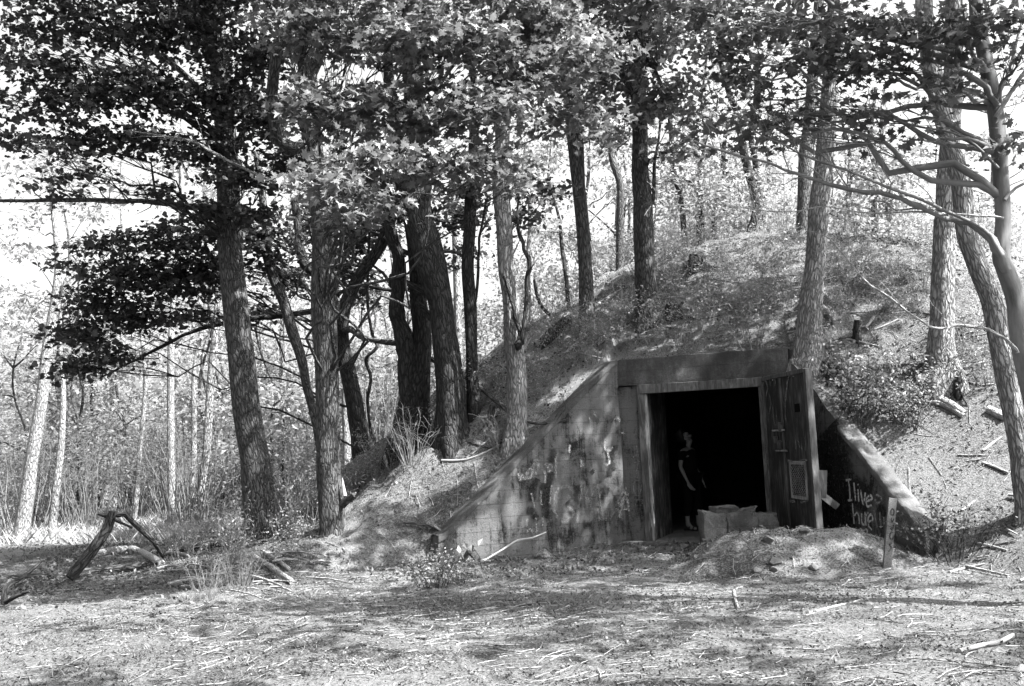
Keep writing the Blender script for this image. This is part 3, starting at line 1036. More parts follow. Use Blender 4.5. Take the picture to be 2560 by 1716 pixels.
P = np.array([4.22, 11.72, 0.0])
pt = at(2231, 1246, 11.78); pb = at(2217, 1424, 11.70)
mb = MB()
ax = unit(pt - pb); rx_ = unit(np.array([1, 0.12, 0]) - ax * ax[0])
cc = (pt + pb) / 2 - ax * 0.1
mb.box(cc, rx_, unit(np.cross(ax, rx_)), ax, 0.10, 0.035, np.linalg.norm(pt - pb) + 0.2)
brd = bevel_obj(mb.build('marker_board', M['board'], None, False), 0.005)
tag(brd, 'narrow upright board with painted vertical letters against the right wing wall', 'board')
st = []
bn = unit(np.cross(ax, rx_)); bn = bn if bn[1] < 0 else -bn
bP = cc + bn * 0.018
letters('painted_letter', [[a] for a in ([(1028, 1110), (1040, 1098), (1050, 1115), (1045, 1140), (1030, 1140), (1028, 1110)], [(1030, 1160), (1035, 1195), (1050, 1165)],
             [(1045, 1210), (1040, 1245), (1022, 1235)], [(1022, 1275), (1035, 1262), (1046, 1280), (1040, 1310), (1022, 1305), (1022, 1275)],
             [(1040, 1340), (1018, 1350), (1030, 1375), (1010, 1400)])], bP, bn, 0.011, 0.002, M['spray_black_and_shade'], brd, z3)

# ------------------------------------------------------------------ leaves
def _fan(out, c):
    n = len(out)
    v = np.array(list(out) + [c], float)
    f = np.array([(i, (i + 1) % n, n) for i in range(n)])
    return v, f


_half = [(0.10, -0.14), (0.24, -0.10), (0.22, 0.05), (0.54, 0.12), (0.34, 0.26), (0.44, 0.50), (0.17, 0.46)]
MAPLE = _fan([(0, 0)] + _half + [(0, 0.86)] + [(-x, y) for x, y in _half[::-1]], (0, 0.22))
_h2 = [(0.26, -0.10), (0.52, 0.14), (0.40, 0.48)]
MAPLE_S = _fan([(0, 0.02)] + _h2 + [(0, 0.85)] + [(-x, y) for x, y in _h2[::-1]], (0, 0.25))
MAPLE_S = (MAPLE_S[0], MAPLE_S[1])
QUAD = (np.array([(0, 0), (0.30, 0.45), (0, 1.0), (-0.30, 0.45)], float), np.array([(0, 1, 2), (0, 2, 3)]))


def leaf_verts(C, Nrm, Tip, S, tmpl, fold=0.25):
    V2, Ft = tmpl
    Nrm = Nrm / (np.linalg.norm(Nrm, axis=1)[:, None] + 1e-9)
    T = Tip - Nrm * (Tip * Nrm).sum(1)[:, None]
    T /= np.linalg.norm(T, axis=1)[:, None] + 1e-9
    B = np.cross(T, Nrm)
    x = V2[:, 0]; y = V2[:, 1]
    zz = fold * np.abs(x) - 0.22 * y * y
    cup = RNG.uniform(-0.9, 2.2, len(C))[:, None]
    V = C[:, None, :] + S[:, None, None] * (x[None, :, None] * B[:, None, :] + y[None, :, None] * T[:, None, :] + (cup * zz[None])[:, :, None] * Nrm[:, None, :])
    k = len(V2)
    F = (Ft[None] + (np.arange(len(C)) * k)[:, None, None]).reshape(-1, 3)
    return V.reshape(-1, 3), F


def leaf_mesh(name, C, Nrm, Tip, S, tmpl, tone=None):
    V, F = leaf_verts(C, Nrm, Tip, S, tmpl)
    if tone is None: tone = RNG.uniform(0, 1, len(C))
    return make_mesh(name, V, F, False, {'tone': np.repeat(tone, len(tmpl[0]))})


def spray_points(c, rad, nspray, nleaf, sr=0.42, droop=0.25):
    """leaf positions: flat sprays of leaves spread through an ellipsoid"""
    d = RNG.normal(size=(nspray, 3)); d /= np.linalg.norm(d, axis=1)[:, None]
    rr = RNG.uniform(0, 1, nspray) ** (1 / 2.4)
    sc = np.asarray(c)[None] + d * rr[:, None] * np.asarray(rad)[None]
    az = RNG.uniform(0, 2 * np.pi, nspray)
    out = sc - np.asarray(c)[None]
    az = np.where(RNG.uniform(size=nspray) < 0.7, np.arctan2(out[:, 1], out[:, 0]) + RNG.normal(0, 0.5, nspray), az)
    s = RNG.uniform(-1, 1, (nspray, nleaf)); t = RNG.normal(0, 0.45, (nspray, nleaf)) * (1.1 - 0.5 * np.abs(s))
    R_s = sr * RNG.uniform(0.6, 1.3, nspray)[:, None]
    dx = np.cos(az)[:, None]; dy = np.sin(az)[:, None]
    X = sc[:, 0:1] + R_s * (s * dx - t * dy)
    Y = sc[:, 1:2] + R_s * (s * dy + t * dx)
    Z = sc[:, 2:3] - droop * R_s * (np.abs(t) ** 2 + 0.5 * (s + 0.4) ** 2) + RNG.normal(0, 0.035, (nspray, nleaf))
    C = np.stack([X, Y, Z], -1).reshape(-1, 3)
    tipx = dx * np.clip(s, -0.3, 1) - dy * np.sign(t) * (np.abs(t) + 0.3); tipy = dy * np.clip(s, -0.3, 1) + dx * np.sign(t) * (np.abs(t) + 0.3)
    Tip = np.stack([tipx, tipy, np.full_like(tipx, -0.55)], -1).reshape(-1, 3) + RNG.normal(0, 0.25, C.shape)
    N = np.zeros_like(C); N[:, 2] = 1
    N += RNG.normal(0, 0.5, C.shape)
    return sc, C, N, Tip


# gaps in the canopy through which the sun reaches: (point, radius, share of leaves that go)
GAPS = []


def gap_px(px, py, r, k=1.0, Y=None):
    P = at(px, py, Y) if Y else spoint(px, py)
    GAPS.append((P, r, k))


for a in ((1170, 1385, .30, 1), (1230, 1340, .25, 1), (930, 1440, .45, .97), (1010, 1435, .3, .9), (1000, 1215, .45, .97), (900, 1260, .4, .95), (1120, 1170, .4, .9), (850, 1330, .25, .9),
          (2250, 940, .8, .95), (2330, 960, .7, .95), (2420, 1130, .8, .95), (2330, 1190, .6, .9), (2480, 1230, .8, .9), (2200, 930, .6, .9), (2500, 1000, .8, .9), (2280, 1330, .35, 1), (2180, 1190, .3, .9), (2260, 1300, .25, 1),
          (1800, 665, .6, .9), (1930, 660, .6, .9), (1400, 980, .3, .8), (1760, 820, .35, .6),
          (120, 1630, 0.80, .95), (330, 1600, 0.58, .9), (500, 1640, 0.72, .9), (650, 1560, 0.43, .9), (700, 1690, 0.72, .95), (1000, 1600, 0.51, .9), (1250, 1560, 0.58, .8), (1100, 1690, 0.72, .9), (880, 1500, 0.43, .8),
          (1700, 1480, 0.51, .95), (1640, 1520, 0.43, .8), (1900, 1600, 0.58, .9), (1500, 1640, 0.58, .9), (1700, 1700, 0.72, .9), (2060, 1540, 0.58, .9), (2250, 1580, 0.72, .9), (2450, 1520, 0.87, .95), (2520, 1420, 0.87, .95), (2350, 1690, 0.72, .9), (2150, 1480, 0.43, .8),
          (60, 1370, 1.0, 1), (250, 1370, .8, .9), (1960, 1420, .25, .8)):
    gap_px(*a)
for a in ((900, 150, .9, .9, 11), (1050, 150, 1.0, .95, 11), (1200, 170, 1.0, .95, 11.3), (1350, 230, 1.0, .95, 11.6), (1450, 250, .8, .9, 12), (1250, 300, .8, .9, 11.3), (800, 100, .7, .85, 11), (950, 330, .6, .6, 11), (1550, 200, .8, .8, 14)):
    gap_px(*a)
for P_, r_, k_ in (((-10, 25, 2), 5, .9), ((-14, 27, 4), 5, .9), ((-6, 27, 2.5), 4, .9), ((-9, 30, 6), 6, .9), ((-2, 28, 4), 4, .9), ((-10, 24, 0), 4, .95), ((-7, 22.5, 0), 2, .9)):
    GAPS.append((np.array(P_, float), r_, k_))


def thin_for_gaps(C, margin=0.3):
    keep = np.ones(len(C), bool)
    for P, r, k in GAPS:
        d = C - P[None]
        t = d @ SUN
        e = np.linalg.norm(d - t[:, None] * SUN[None], axis=1)
        hit = (t > margin + r) & (e < r) & (RNG.uniform(size=len(C)) < k)
        keep &= ~hit
    return keep


def limb(mb, a, b, r0, r1, sag=0.0, seg=7, n=7, wob=0.05):
    t = np.linspace(0, 1, n)[:, None]
    a = np.asarray(a, float); b = np.asarray(b, float)
    L = np.linalg.norm(b - a)
    p = a + (b - a) * t
    p[:, 2] += sag * L * 4 * (t * (1 - t))[:, 0]
    w = RNG.normal(0, wob * L * 0.4, (n, 3)); w[0] = 0; w[-1] = 0
    p += w
    mb.tube(p, np.linspace(r0, r1, n), seg, cap=True, sub=2)
    return p


def base_z(p):
    return float(surf(p[0], p[1]))


TREES = {}


def px_path(path, Y):
    """[(px, py, width_px[, Y])] top-down or bottom-up -> points, radii"""
    P = []; Rr = []
    for q in path:
        yy = q[3] if len(q) > 3 else Y
        p = at(q[0], q[1], yy)
        P.append(p); Rr.append(q[2] / 2 / FPX * np.linalg.norm(p - CAM))
    return np.array(P), np.array(Rr)


def tree(name, label, path, Y, mat, height=12.5, group=None, seg=20, flare=(0.35, 5), rough=0.07, cat='tree', root=True, snap=False):
    dY = 0.0
    if snap:            # stand the tree where its foot meets the slope
        gp = gpoint(path[0][0], path[0][1] - 6)
        dY = float(gp[1]) - Y
        Y = float(gp[1])
    P, Rr = px_path(path, Y)
    if root:            # carry the trunk down into the ground
        d = unit(P[0] - P[1]); d = unit(d * np.array([1, 1, 0]) * 0.4 + np.array([0, 0, -1]))
        z = base_z(P[0])
        dep = 0.75 if snap else 0.12
        k = (P[0][2] - z + dep) / -d[2]
        if k > 0.02:
            P = np.vstack([P[0] + d * k, P]); Rr = np.concatenate([[Rr[0] * 1.1], Rr])
        else:
            P[0][2] = z - dep
    if P[-1][2] < height:       # and up beyond the picture
        d = unit(P[-1] - P[-2]); d = unit(d * np.array([.5, .5, 1]))
        n = 4; L = (height - P[-1][2]) / d[2]
        for k in range(1, n + 1):
            q = P[-1] + d * L / n + np.array([random.uniform(-.15, .15), random.uniform(-.15, .15), 0])
            P = np.vstack([P, q]); Rr = np.concatenate([Rr, [max(Rr[-1] * 0.78, 0.02)]])
    base = np.array([P[0][0], P[0][1], base_z(P[0])])
    t = thing(name, label, cat, base, group)
    mb = MB()
    mb.tube(P, Rr, seg, rough, sub=6, flare=flare, flare_at=0.55 if snap else 0.0)
    mb.build('trunk', mat, t)
    TREES[label] = t
    t_info = dict(obj=t, P=P, R=Rr, mat=mat, dY=dY)
    return t_info


def branch_px(T, path, Y, mat=None, name='branch', twigs=0, seg=8, label=None, leafy=None):
    dY = T.get('dY', 0.0)
    P, Rr = px_path([q if len(q) < 4 else (q[0], q[1], q[2], q[3] + dY) for q in path], Y + dY)
    mb = MB()
    if len(P) > 3:
        P, Rr = smooth_path(P, Rr, 3)
        wob = np.cumsum(RNG.normal(0, 1, P.shape), axis=0); wob -= np.linspace(0, 1, len(P))[:, None] * wob[-1]
        P = P + wob * 0.5 * np.minimum(Rr, 0.03)[:, None]
        Rr = Rr * RNG.uniform(0.88, 1.14, len(Rr))
    mb.tube(P, Rr, seg, 0.08, sub=2)
    if twigs:
        Ps, Rs = smooth_path(P, Rr, 4)
        for k in range(twigs):
            i = random.randint(int(len(Ps) * 0.25), len(Ps) - 2)
            d = unit(Ps[i + 1] - Ps[i]); s = unit(np.cross(d, RNG.normal(size=3)))
            L = random.uniform(0.25, 0.8)
            e = Ps[i] + (d * 0.6 + s * 0.7 + ZV * 0.15) * L
            limb(mb, Ps[i], e, max(Rs[i] * 0.4, 0.004), 0.002, 0.03, 5, 5, 0.12)
    o = mb.build(name, mat or T['mat'], T['obj'])
    if label: o['label'] = label
    return o


def crown(T, blobs, leafsize, tmpl, mat, nleaf=13, lai=1.0, single=0, limbs=True, gaps=False, droop=0.25, sr=0.42, limb_r=0.03):
    """blobs: (x, y, Y, rx_px, ry_px[, dens]) in photograph pixels or ('w', X, Y, Z, rx, ry, rz[, dens])"""
    Cs = []; Ns = []; Ts = []
    for bl in blobs:
        if bl[0] == 'w':
            c = np.array(bl[1:4], float); rad = np.array(bl[4:7], float); dens = bl[7] if len(bl) > 7 else 1.0
        else:
            c = at(bl[0], bl[1], bl[2]); s = bl[2] / FPX
            rad = np.array([bl[3] * s, max(0.5, 0.55 * (bl[3] + bl[4]) * s), bl[4] * s]); dens = bl[5] if len(bl) > 5 else 1.0
        rad = np.maximum(rad - 0.12, 0.15)
        area = math.pi * (rad[0] + 0.2) * (rad[2] + 0.2)
        n = max(3, int(area * dens * lai * 2.6 / (nleaf * leafsize ** 2 * 0.42)))
        sc, C, N, Tp = spray_points(c, rad, n, nleaf, sr, droop)
        Cs.append(C); Ns.append(N); Ts.append(Tp)
        if limbs:
            mb = MB()
            P = T['P']
            d = np.linalg.norm(P[:, :2] - c[:2], axis=1)
            want = c[2] - 0.30 * d.min()
            k = int(np.argmin(np.abs(P[:, 2] - want)))
            r0 = min(max(limb_r * (0.6 + 0.3 * d.min()), 0.02), T['R'][k] * 0.7)
            pth = limb(mb, P[k], c, r0, 0.006, 0.06, 7, 8, 0.09)
            for j in range(0, len(sc), 2 if len(sc) > 30 else 1):
                a = pth[random.randint(3, 7)]
                if np.linalg.norm(sc[j] - a) < 2.2:
                    limb(mb, a, sc[j], 0.006, 0.002, 0.04, 4, 4, 0.08)
            mb.build('branch', T['mat'], T['obj'])
    C = np.concatenate(Cs); N = np.concatenate(Ns); Tp = np.concatenate(Ts)
    if gaps:
        k = thin_for_gaps(C); C, N, Tp = C[k], N[k], Tp[k]
    S = leafsize * RNG.uniform(0.5, 1.25, len(C))
    tone = np.clip(RNG.normal(0.45, 0.25, len(C)), 0, 1)
    if single:
        d = C - CAM[None]; w = d @ _F
        x = 1280 + FPX * (d @ _R) / w; y = 858 - FPX * (d @ _U) / w
        ok = (x > 20) & (x < 2540) & (y > 20) & (y < 1500)
        key = np.where(ok, w + RNG.uniform(0, 0.9, len(w)), 1e9)
        pick = np.argsort(key)[:min(single, int(ok.sum()))]
        prot = LEAFS[mat.name]
        for q in pick:
            nn = unit(N[q]); tt = unit(Tp[q] - nn * (Tp[q] @ nn)); bb = np.cross(tt, nn)
            o = bpy.data.objects.new('leaf', prot[random.randint(0, len(prot) - 1)])
            COL.objects.link(o)
            mm = Matrix.Identity(4)
            for r_ in range(3):
                mm[r_][0] = bb[r_]; mm[r_][1] = tt[r_]; mm[r_][2] = nn[r_]
            o.parent = T['obj']
            o.matrix_parent_inverse = PARENT_INV[T['obj'].name]
            o.matrix_basis = Matrix.Translation(Vector(C[q])) @ mm @ Matrix.Scale(float(S[q]), 4)
        rest = np.ones(len(C), bool); rest[pick] = False
        C, N, Tp, S, tone = C[rest], N[rest], Tp[rest], S[rest], tone[rest]
    if len(C) < 3:
        return None
    o = link('crown', leaf_mesh('crown', C, N, Tp, S, tmpl, tone), mat, T['obj'])
    o['kind'] = 'stuff'
    return o


LEAFS = {}
for key in ('leaf', 'leaf_shaded', 'leaf_lit'):
    L = []
    for k in range(6):
        V, F = leaf_verts(np.zeros((1, 3)), np.array([[0, 0, 1.0]]), np.array([[0, 1.0, 0]]), np.ones(1), MAPLE)
        me = make_mesh('leaf', V, F, False, {'tone': np.full(len(V), 0.1 + 0.16 * k)})
        me.materials.append(M[key])
        L.append(me)
    LEAFS[M[key].name] = L

# ------------------------------------------------------------------ trees of the foreground and the mound
T1 = tree('maple_tree', 'tall dark furrowed maple left of centre leaning left, nearest the log pile',
          [(652, 1390, 84), (650, 1347, 72), (643, 1193, 72), (635, 1137, 70), (616, 1022, 68), (600, 868, 63), (589, 752, 60), (573, 598, 54), (566, 365, 50), (545, 115, 45), (520, 0, 42)], 16.5, M['bark'], 12)
T2 = tree('maple_tree', 'straight grey maple with a broken stub at the foot of the mound',
          [(838, 1408, 74), (834, 1347, 64), (825, 1231, 59), (820, 1137, 57), (818, 945, 60), (809, 752, 62), (808, 598, 53), (797, 500, 52), (781, 365, 48), (770, 200, 45), (760, 0, 42)], 15.0, M['bark'], 12)
mb = MB(); a = at(855, 1262, 14.9); b = at(884, 1238, 14.75)
mb.tube([a, (a + b) / 2, b], [0.06, 0.05, 0.035], 8, 0.2); mb.build('broken_stub', M['bark'], T2['obj'])
mb = MB(); a = at(862, 1240, 14.85)
mb.tube([a, at(858, 1215, 14.85), at(856, 1195, 14.86)], [0.035, 0.02, 0.004], 5, 0.2); mb.tube([at(884, 1238, 14.72), at(890, 1232, 14.7)], [0.03, 0.012], 6, 0.3)
mb.build('splinter', M['splinter'], T2['obj'])
T3 = tree('slender_tree', 'slender curved tree leaning behind the straight grey maple',
          [(822, 1270, 16), (793, 1080, 18), (781, 1022, 20), (766, 964, 22), (754, 899, 25), (731, 829, 27), (708, 752, 25), (681, 687, 26), (664, 618, 24), (662, 560, 21), (655, 480, 18), (640, 380, 16)], 17.6, M['bark'], 7, seg=12, flare=None)
T4 = tree('maple_tree', 'dark forked maple carrying the long drooping dead limb',
          [(904, 1140, 44), (888, 1022, 42), (869, 925, 39), (854, 848, 36), (861, 770, 32), (896, 695, 28), (931, 645, 28), (962, 591, 30), (985, 500, 28)], 19.2, M['bark_dark'], 11, flare=(0.2, 4), snap=True)
branch_px(T4, [(856, 830, 34), (840, 760, 28), (800, 690, 26), (766, 656, 24), (750, 598, 22), (735, 500, 18)], 19.2)
def before(path):
    return [(x, y, w, min(Y + T4['dY'], gpoint(x, y)[1] - 0.18) - T4['dY']) if x > 1000 else (x, y, w, Y) for x, y, w, Y in path]


branch_px(T4, before([(862, 825, 17, 19.1), (873, 826, 16, 19), (912, 845, 14, 18.6), (969, 856, 14, 18.2), (1031, 866, 13, 17.9), (1069, 891, 13, 17.6), (1119, 918, 12, 17.3), (1166, 941, 12, 17), (1216, 979, 11, 16.8), (1262, 1014, 10, 16.5), (1312, 1041, 9, 16.3), (1350, 1053, 7, 16.2), (1400, 1054, 6, 16.1), (1420, 1047, 4, 16.1)]),
          18, M['bark'], 'dead_limb', 3, label='long dead limb drooping to the wing wall')
branch_px(T4, [(869, 925, 8), (885, 905, 7), (912, 850, 5)], 19.0)
branch_px(T4, [(840, 770, 16), (700, 790, 14), (558, 806, 12), (480, 835, 9), (420, 862, 8), (340, 900, 6), (250, 945, 4)], 19.0, twigs=8)
VN = tree('vine_stem', 'thin wriggling bare stem between the straight maple and the big double trunk',
          [(931, 1150, 7), (938, 1110, 7), (927, 1080, 8), (919, 1003, 8), (927, 945, 8), (915, 899, 9), (942, 868, 9), (931, 837, 8), (919, 752, 7), (923, 598, 6), (925, 480, 5)], 18.6, M['bark_dark'], 6, seg=8, flare=None, cat='sapling')
T5 = tree('maple_tree', 'massive dark maple trunk on the mound edge, right of the double base',
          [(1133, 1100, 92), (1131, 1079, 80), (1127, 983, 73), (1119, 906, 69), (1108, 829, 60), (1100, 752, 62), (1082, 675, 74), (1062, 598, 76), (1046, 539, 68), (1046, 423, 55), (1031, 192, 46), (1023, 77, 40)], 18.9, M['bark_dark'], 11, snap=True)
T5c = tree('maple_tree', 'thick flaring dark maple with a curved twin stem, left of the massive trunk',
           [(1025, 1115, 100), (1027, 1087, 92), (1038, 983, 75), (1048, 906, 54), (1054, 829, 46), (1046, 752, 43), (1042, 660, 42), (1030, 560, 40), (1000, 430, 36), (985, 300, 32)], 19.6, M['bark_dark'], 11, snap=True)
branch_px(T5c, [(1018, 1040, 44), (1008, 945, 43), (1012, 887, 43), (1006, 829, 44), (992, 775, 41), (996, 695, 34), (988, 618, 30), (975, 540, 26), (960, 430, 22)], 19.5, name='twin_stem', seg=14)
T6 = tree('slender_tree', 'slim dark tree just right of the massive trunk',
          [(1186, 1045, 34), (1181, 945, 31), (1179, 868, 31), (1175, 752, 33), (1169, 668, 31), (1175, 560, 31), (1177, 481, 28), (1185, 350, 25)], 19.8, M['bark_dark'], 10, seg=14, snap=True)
branch_px(T6, [(1185, 770, 8), (1192, 680, 8), (1195, 600, 7), (1215, 500, 5)], 19.8, twigs=4)
T6b = tree('slender_tree', 'thin grey trunk in half light between the massive trunk and the slim dark tree',
           [(1150, 950, 16), (1146, 868, 18), (1143, 752, 19), (1139, 598, 18), (1135, 450, 16)], 23.5, M['bark_pale'], 9, seg=10, flare=None)
T7 = tree('furrowed_tree', 'grey deeply furrowed tree with a splintered side stub above the left wing wall',
          [(1289, 1102, 58), (1292, 1040, 49), (1293, 945, 46), (1285, 868, 46), (1277, 752, 42), (1266, 675, 42), (1260, 560, 42), (1250, 442, 38), (1256, 327, 36), (1245, 150, 33), (1240, 0, 30)], 16.6, M['bark_pale'], 11, snap=True)
branch_px(T7, [(1296, 865, 22), (1306, 845, 16), (1304, 837, 12), (1288, 790, 10), (1273, 745, 9), (1258, 691, 6)], 16.4, M['bark_dark'])
branch_px(T7, [(1304, 860, 16), (1312, 829, 12), (1319, 714, 11), (1327, 668, 11), (1304, 618, 10), (1294, 560, 7), (1300, 470, 5)], 16.4, M['bark_dark'], twigs=3)
mb = MB()
for k in range(5):
    a = at(1300 + 3 * k, 872, 16.35); mb.tube([a, at(1312 + 4 * k, 850 - 6 * (k % 3), 16.3)], [0.03, 0.006], 5, 0.3)
mb.build('splinter', M['splinter'], T7['obj'])
T8 = tree('furrowed_tree', 'dark straight tree on the left crest of the mound',
          [(1470, 840, 46), (1468, 829, 42), (1466, 752, 37), (1464, 675, 33), (1456, 560, 33), (1450, 500, 32), (1446, 462, 33), (1439, 366, 40), (1432, 270, 36), (1435, 115, 32), (1430, 0, 30)], 19.3, M['bark'], 10, snap=True)
T9 = tree('furrowed_tree', 'stout furrowed tree at the middle of the mound above the doorway',
          [(1624, 806, 70), (1620, 752, 54), (1612, 675, 49), (1608, 560, 49), (1607, 500, 46), (1600, 423, 41), (1600, 327, 36), (1597, 200, 32), (1593, 77, 30), (1590, 0, 28)], 18.6, M['bark'], 10, snap=True)
branch_px(T9, [(1620, 520, 12), (1634, 495, 10), (1635, 404, 8), (1650, 327, 7), (1655, 250, 5)], 18.6, twigs=3)
T9b = tree('slender_tree', 'slim grey trunk between the two furrowed trees of the mound',
           [(1550, 735, 20), (1548, 675, 19), (1550, 560, 20), (1550, 462, 18), (1530, 396, 16), (1520, 300, 13)], 22.5, M['bark'], 9, seg=10, flare=None)
T10 = tree('furrowed_tree', 'tall pale furrowed tree rooted behind the right end of the lintel',
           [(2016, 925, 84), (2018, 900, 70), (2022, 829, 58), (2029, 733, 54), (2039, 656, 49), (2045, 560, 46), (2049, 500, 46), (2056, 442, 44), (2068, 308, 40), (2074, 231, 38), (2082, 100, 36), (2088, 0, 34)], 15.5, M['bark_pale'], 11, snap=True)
mb = MB()
for pth in ([(2030, 905), (2060, 930), (2100, 965), (2150, 990)], [(2025, 910), (2045, 960), (2060, 1000)], [(2000, 900), (1975, 905), (1962, 930)], [(2040, 900), (2090, 925), (2140, 945), (2165, 975)]):
    pp = [gpoint(*q) + np.array([0, 0, 0.02]) for q in pth]
    mb.tube(pp, np.linspace(0.08, 0.02, len(pp)), 8, 0.1, sub=4)
mb.build('root', M['bark'], T10['obj'])
T10b = tree('slender_tree', 'thinner trunk half hidden left of the pale tree by the lintel',
            [(2008, 650, 33), (2010, 500, 31), (2014, 385, 31), (2025, 289, 28), (2035, 150, 25), (2048, 0, 22)], 22, M['bark'], 10, seg=12, flare=None)
T11 = tree('furrowed_tree', 'pale furrowed tree with flared foot on the sunny right bank',
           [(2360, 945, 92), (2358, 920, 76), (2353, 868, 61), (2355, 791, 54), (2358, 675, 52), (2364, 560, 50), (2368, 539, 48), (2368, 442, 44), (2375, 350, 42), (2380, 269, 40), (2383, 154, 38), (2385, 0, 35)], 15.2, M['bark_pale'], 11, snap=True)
T12 = tree('furrowed_tree', 'leaning furrowed tree at the right edge of the picture',
           [(2575, 1290, 56), (2560, 1200, 50), (2553, 1137, 47), (2537, 1041, 48), (2518, 945, 49), (2499, 848, 46), (2480, 752, 46), (2441, 656, 46), (2414, 579, 43), (2403, 462, 42), (2376, 366, 39), (2353, 269, 40), (2330, 173, 40), (2318, 80, 38), (2310, 0, 36)], 11.6, M['bark_pale'], 11)
T13 = tree('maple_tree', 'smooth barked young maple at the right edge with long branches reaching left',
           [(2640, 1300, 56), (2600, 1050, 54), (2557, 868, 48), (2541, 752, 43), (2514, 675, 39), (2503, 637, 38), (2508, 560, 33), (2506, 500, 33), (2499, 385, 35), (2487, 269, 33), (2470, 180, 32), (2457, 115, 31), (2440, 30, 28)], 9.0, M['bark_smooth'], 9, seg=16, rough=0.03)
branch_px(T13, [(2512, 680, 23.4), (2483, 625, 20.3), (2449, 589, 17.2), (2403, 569, 15.6), (2353, 554, 14.0), (2276, 531, 12.5), (2199, 504, 10.9), (2122, 487, 10.1), (2045, 458, 9.4), (1979, 435, 7.8), (1910, 408, 6.2), (1814, 381, 5.5), (1737, 350, 3.9), (1690, 325, 2.3)], 8.9, twigs=14)
branch_px(T13, [(2503, 640, 14.0), (2483, 592, 10.1), (2449, 558, 9.4), (2353, 516, 7.8), (2260, 481, 7.0), (2160, 442, 6.2), (2045, 404, 5.5), (1968, 369, 4.7), (1891, 331, 3.9), (1825, 269, 2.3)], 8.8, twigs=14)
branch_px(T13, [(2550, 880, 9.4), (2526, 852, 7.8), (2468, 825, 7.0), (2400, 812, 6.2), (2372, 815, 6.2), (2333, 822, 6.2), (2295, 802, 5.5), (2218, 748, 4.7), (2160, 706, 3.9), (2122, 656, 3.1), (2068, 587, 2.3)], 8.9, M['deadwood'], twigs=8)
branch_px(T13, [(2508, 545, 5.5), (2420, 540, 4.7), (2256, 533, 3.9), (2160, 535, 3.5), (2064, 521, 3.1), (1987, 533, 3.1), (1910, 531, 3.1), (1802, 512, 2.3), (1660, 516, 2.3)], 8.9, M['deadwood'], twigs=6)
branch_px(T13, [(2490, 265, 15.6), (2456, 223, 13.3), (2410, 188, 11.7), (2364, 165, 10.1), (2280, 140, 7.0), (2190, 115, 4.7)], 8.9, twigs=5)
branch_px(T13, [(2490, 300, 10.9), (2530, 240, 9.4), (2560, 190, 7.8), (2610, 120, 6.2)], 8.9)
branch_px(T13, [(2490, 255, 9.4), (2520, 200, 7.8), (2545, 110, 6.2), (2560, 40, 4.7)], 8.9)
branch_px(T13, [(2500, 420, 7.0), (2400, 345, 5.5), (2300, 320, 4.7), (2200, 285, 3.9), (2120, 262, 2.3)], 8.9, twigs=8)
branch_px(T13, [(2512, 500, 7.8), (2540, 470, 6.2), (2600, 440, 5.5)], 8.9)

branch_px(T1, [(560, 522, 16), (480, 518, 13), (385, 512, 12), (270, 508, 10), (115, 504, 9), (0, 504, 8), (-80, 500, 6)], 16.2, twigs=12)
branch_px(T2, [(800, 480, 14), (760, 470, 10), (712, 458, 8), (650, 440, 7.5), (577, 408, 7), (510, 372, 6), (462, 354, 5), (385, 335, 4), (308, 327, 2.5)], 13.2, M['bark_pale'], 'dead_branch', 10, label='bare sunlit dead branch')
branch_px(T1, [(556, 420, 22), (620, 300, 18), (640, 200, 15), (660, 60, 12)], 16.4)
branch_px(T1, [(550, 300, 18), (480, 200, 14), (400, 130, 11), (300, 80, 8)], 16.2, twigs=5)

crown(T13, [(1740, 40, 9.2, 120, 45), (1880, 60, 9, 110, 60), (1960, 150, 9, 90, 50, .7), (2060, 170, 9, 90, 90, 1.2), (2080, 60, 9, 100, 60), (2010, 285, 9, 120, 40, .8), (1900, 250, 9.2, 60, 40, .6), (2200, 60, 8.6, 110, 70, 1.1),
            (2330, 80, 8.5, 120, 90, 1.2), (2460, 60, 8.5, 110, 80, 1.2), (2550, 140, 8.4, 60, 80, 1.1), (2180, 170, 8.8, 80, 40, .6), (1730, 300, 9.2, 70, 60, .7), (1920, 330, 9, 25, 25, .7), (2200, 290, 8.8, 70, 50, .35), (2330, 230, 8.6, 80, 40, .6), (2300, 350, 8.8, 60, 30, .3), (2560, 330, 8.4, 40, 60, .5)],
      0.10, MAPLE, M['leaf'], 11, 0.62, 300)
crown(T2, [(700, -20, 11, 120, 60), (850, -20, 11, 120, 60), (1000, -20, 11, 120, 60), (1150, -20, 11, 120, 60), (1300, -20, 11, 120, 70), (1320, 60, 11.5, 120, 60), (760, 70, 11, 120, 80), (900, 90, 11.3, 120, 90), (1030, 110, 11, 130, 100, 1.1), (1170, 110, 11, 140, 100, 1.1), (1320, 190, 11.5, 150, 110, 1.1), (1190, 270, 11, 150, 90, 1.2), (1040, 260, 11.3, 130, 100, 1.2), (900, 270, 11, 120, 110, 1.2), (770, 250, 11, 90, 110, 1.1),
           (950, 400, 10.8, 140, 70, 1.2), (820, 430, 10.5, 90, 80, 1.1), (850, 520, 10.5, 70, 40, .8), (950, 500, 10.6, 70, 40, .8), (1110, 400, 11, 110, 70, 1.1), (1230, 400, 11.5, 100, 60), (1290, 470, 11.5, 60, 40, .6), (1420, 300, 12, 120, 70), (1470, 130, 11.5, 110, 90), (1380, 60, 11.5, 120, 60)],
      0.112, MAPLE, M['leaf_lit'], 14, 1.05, 300, limb_r=0.012)
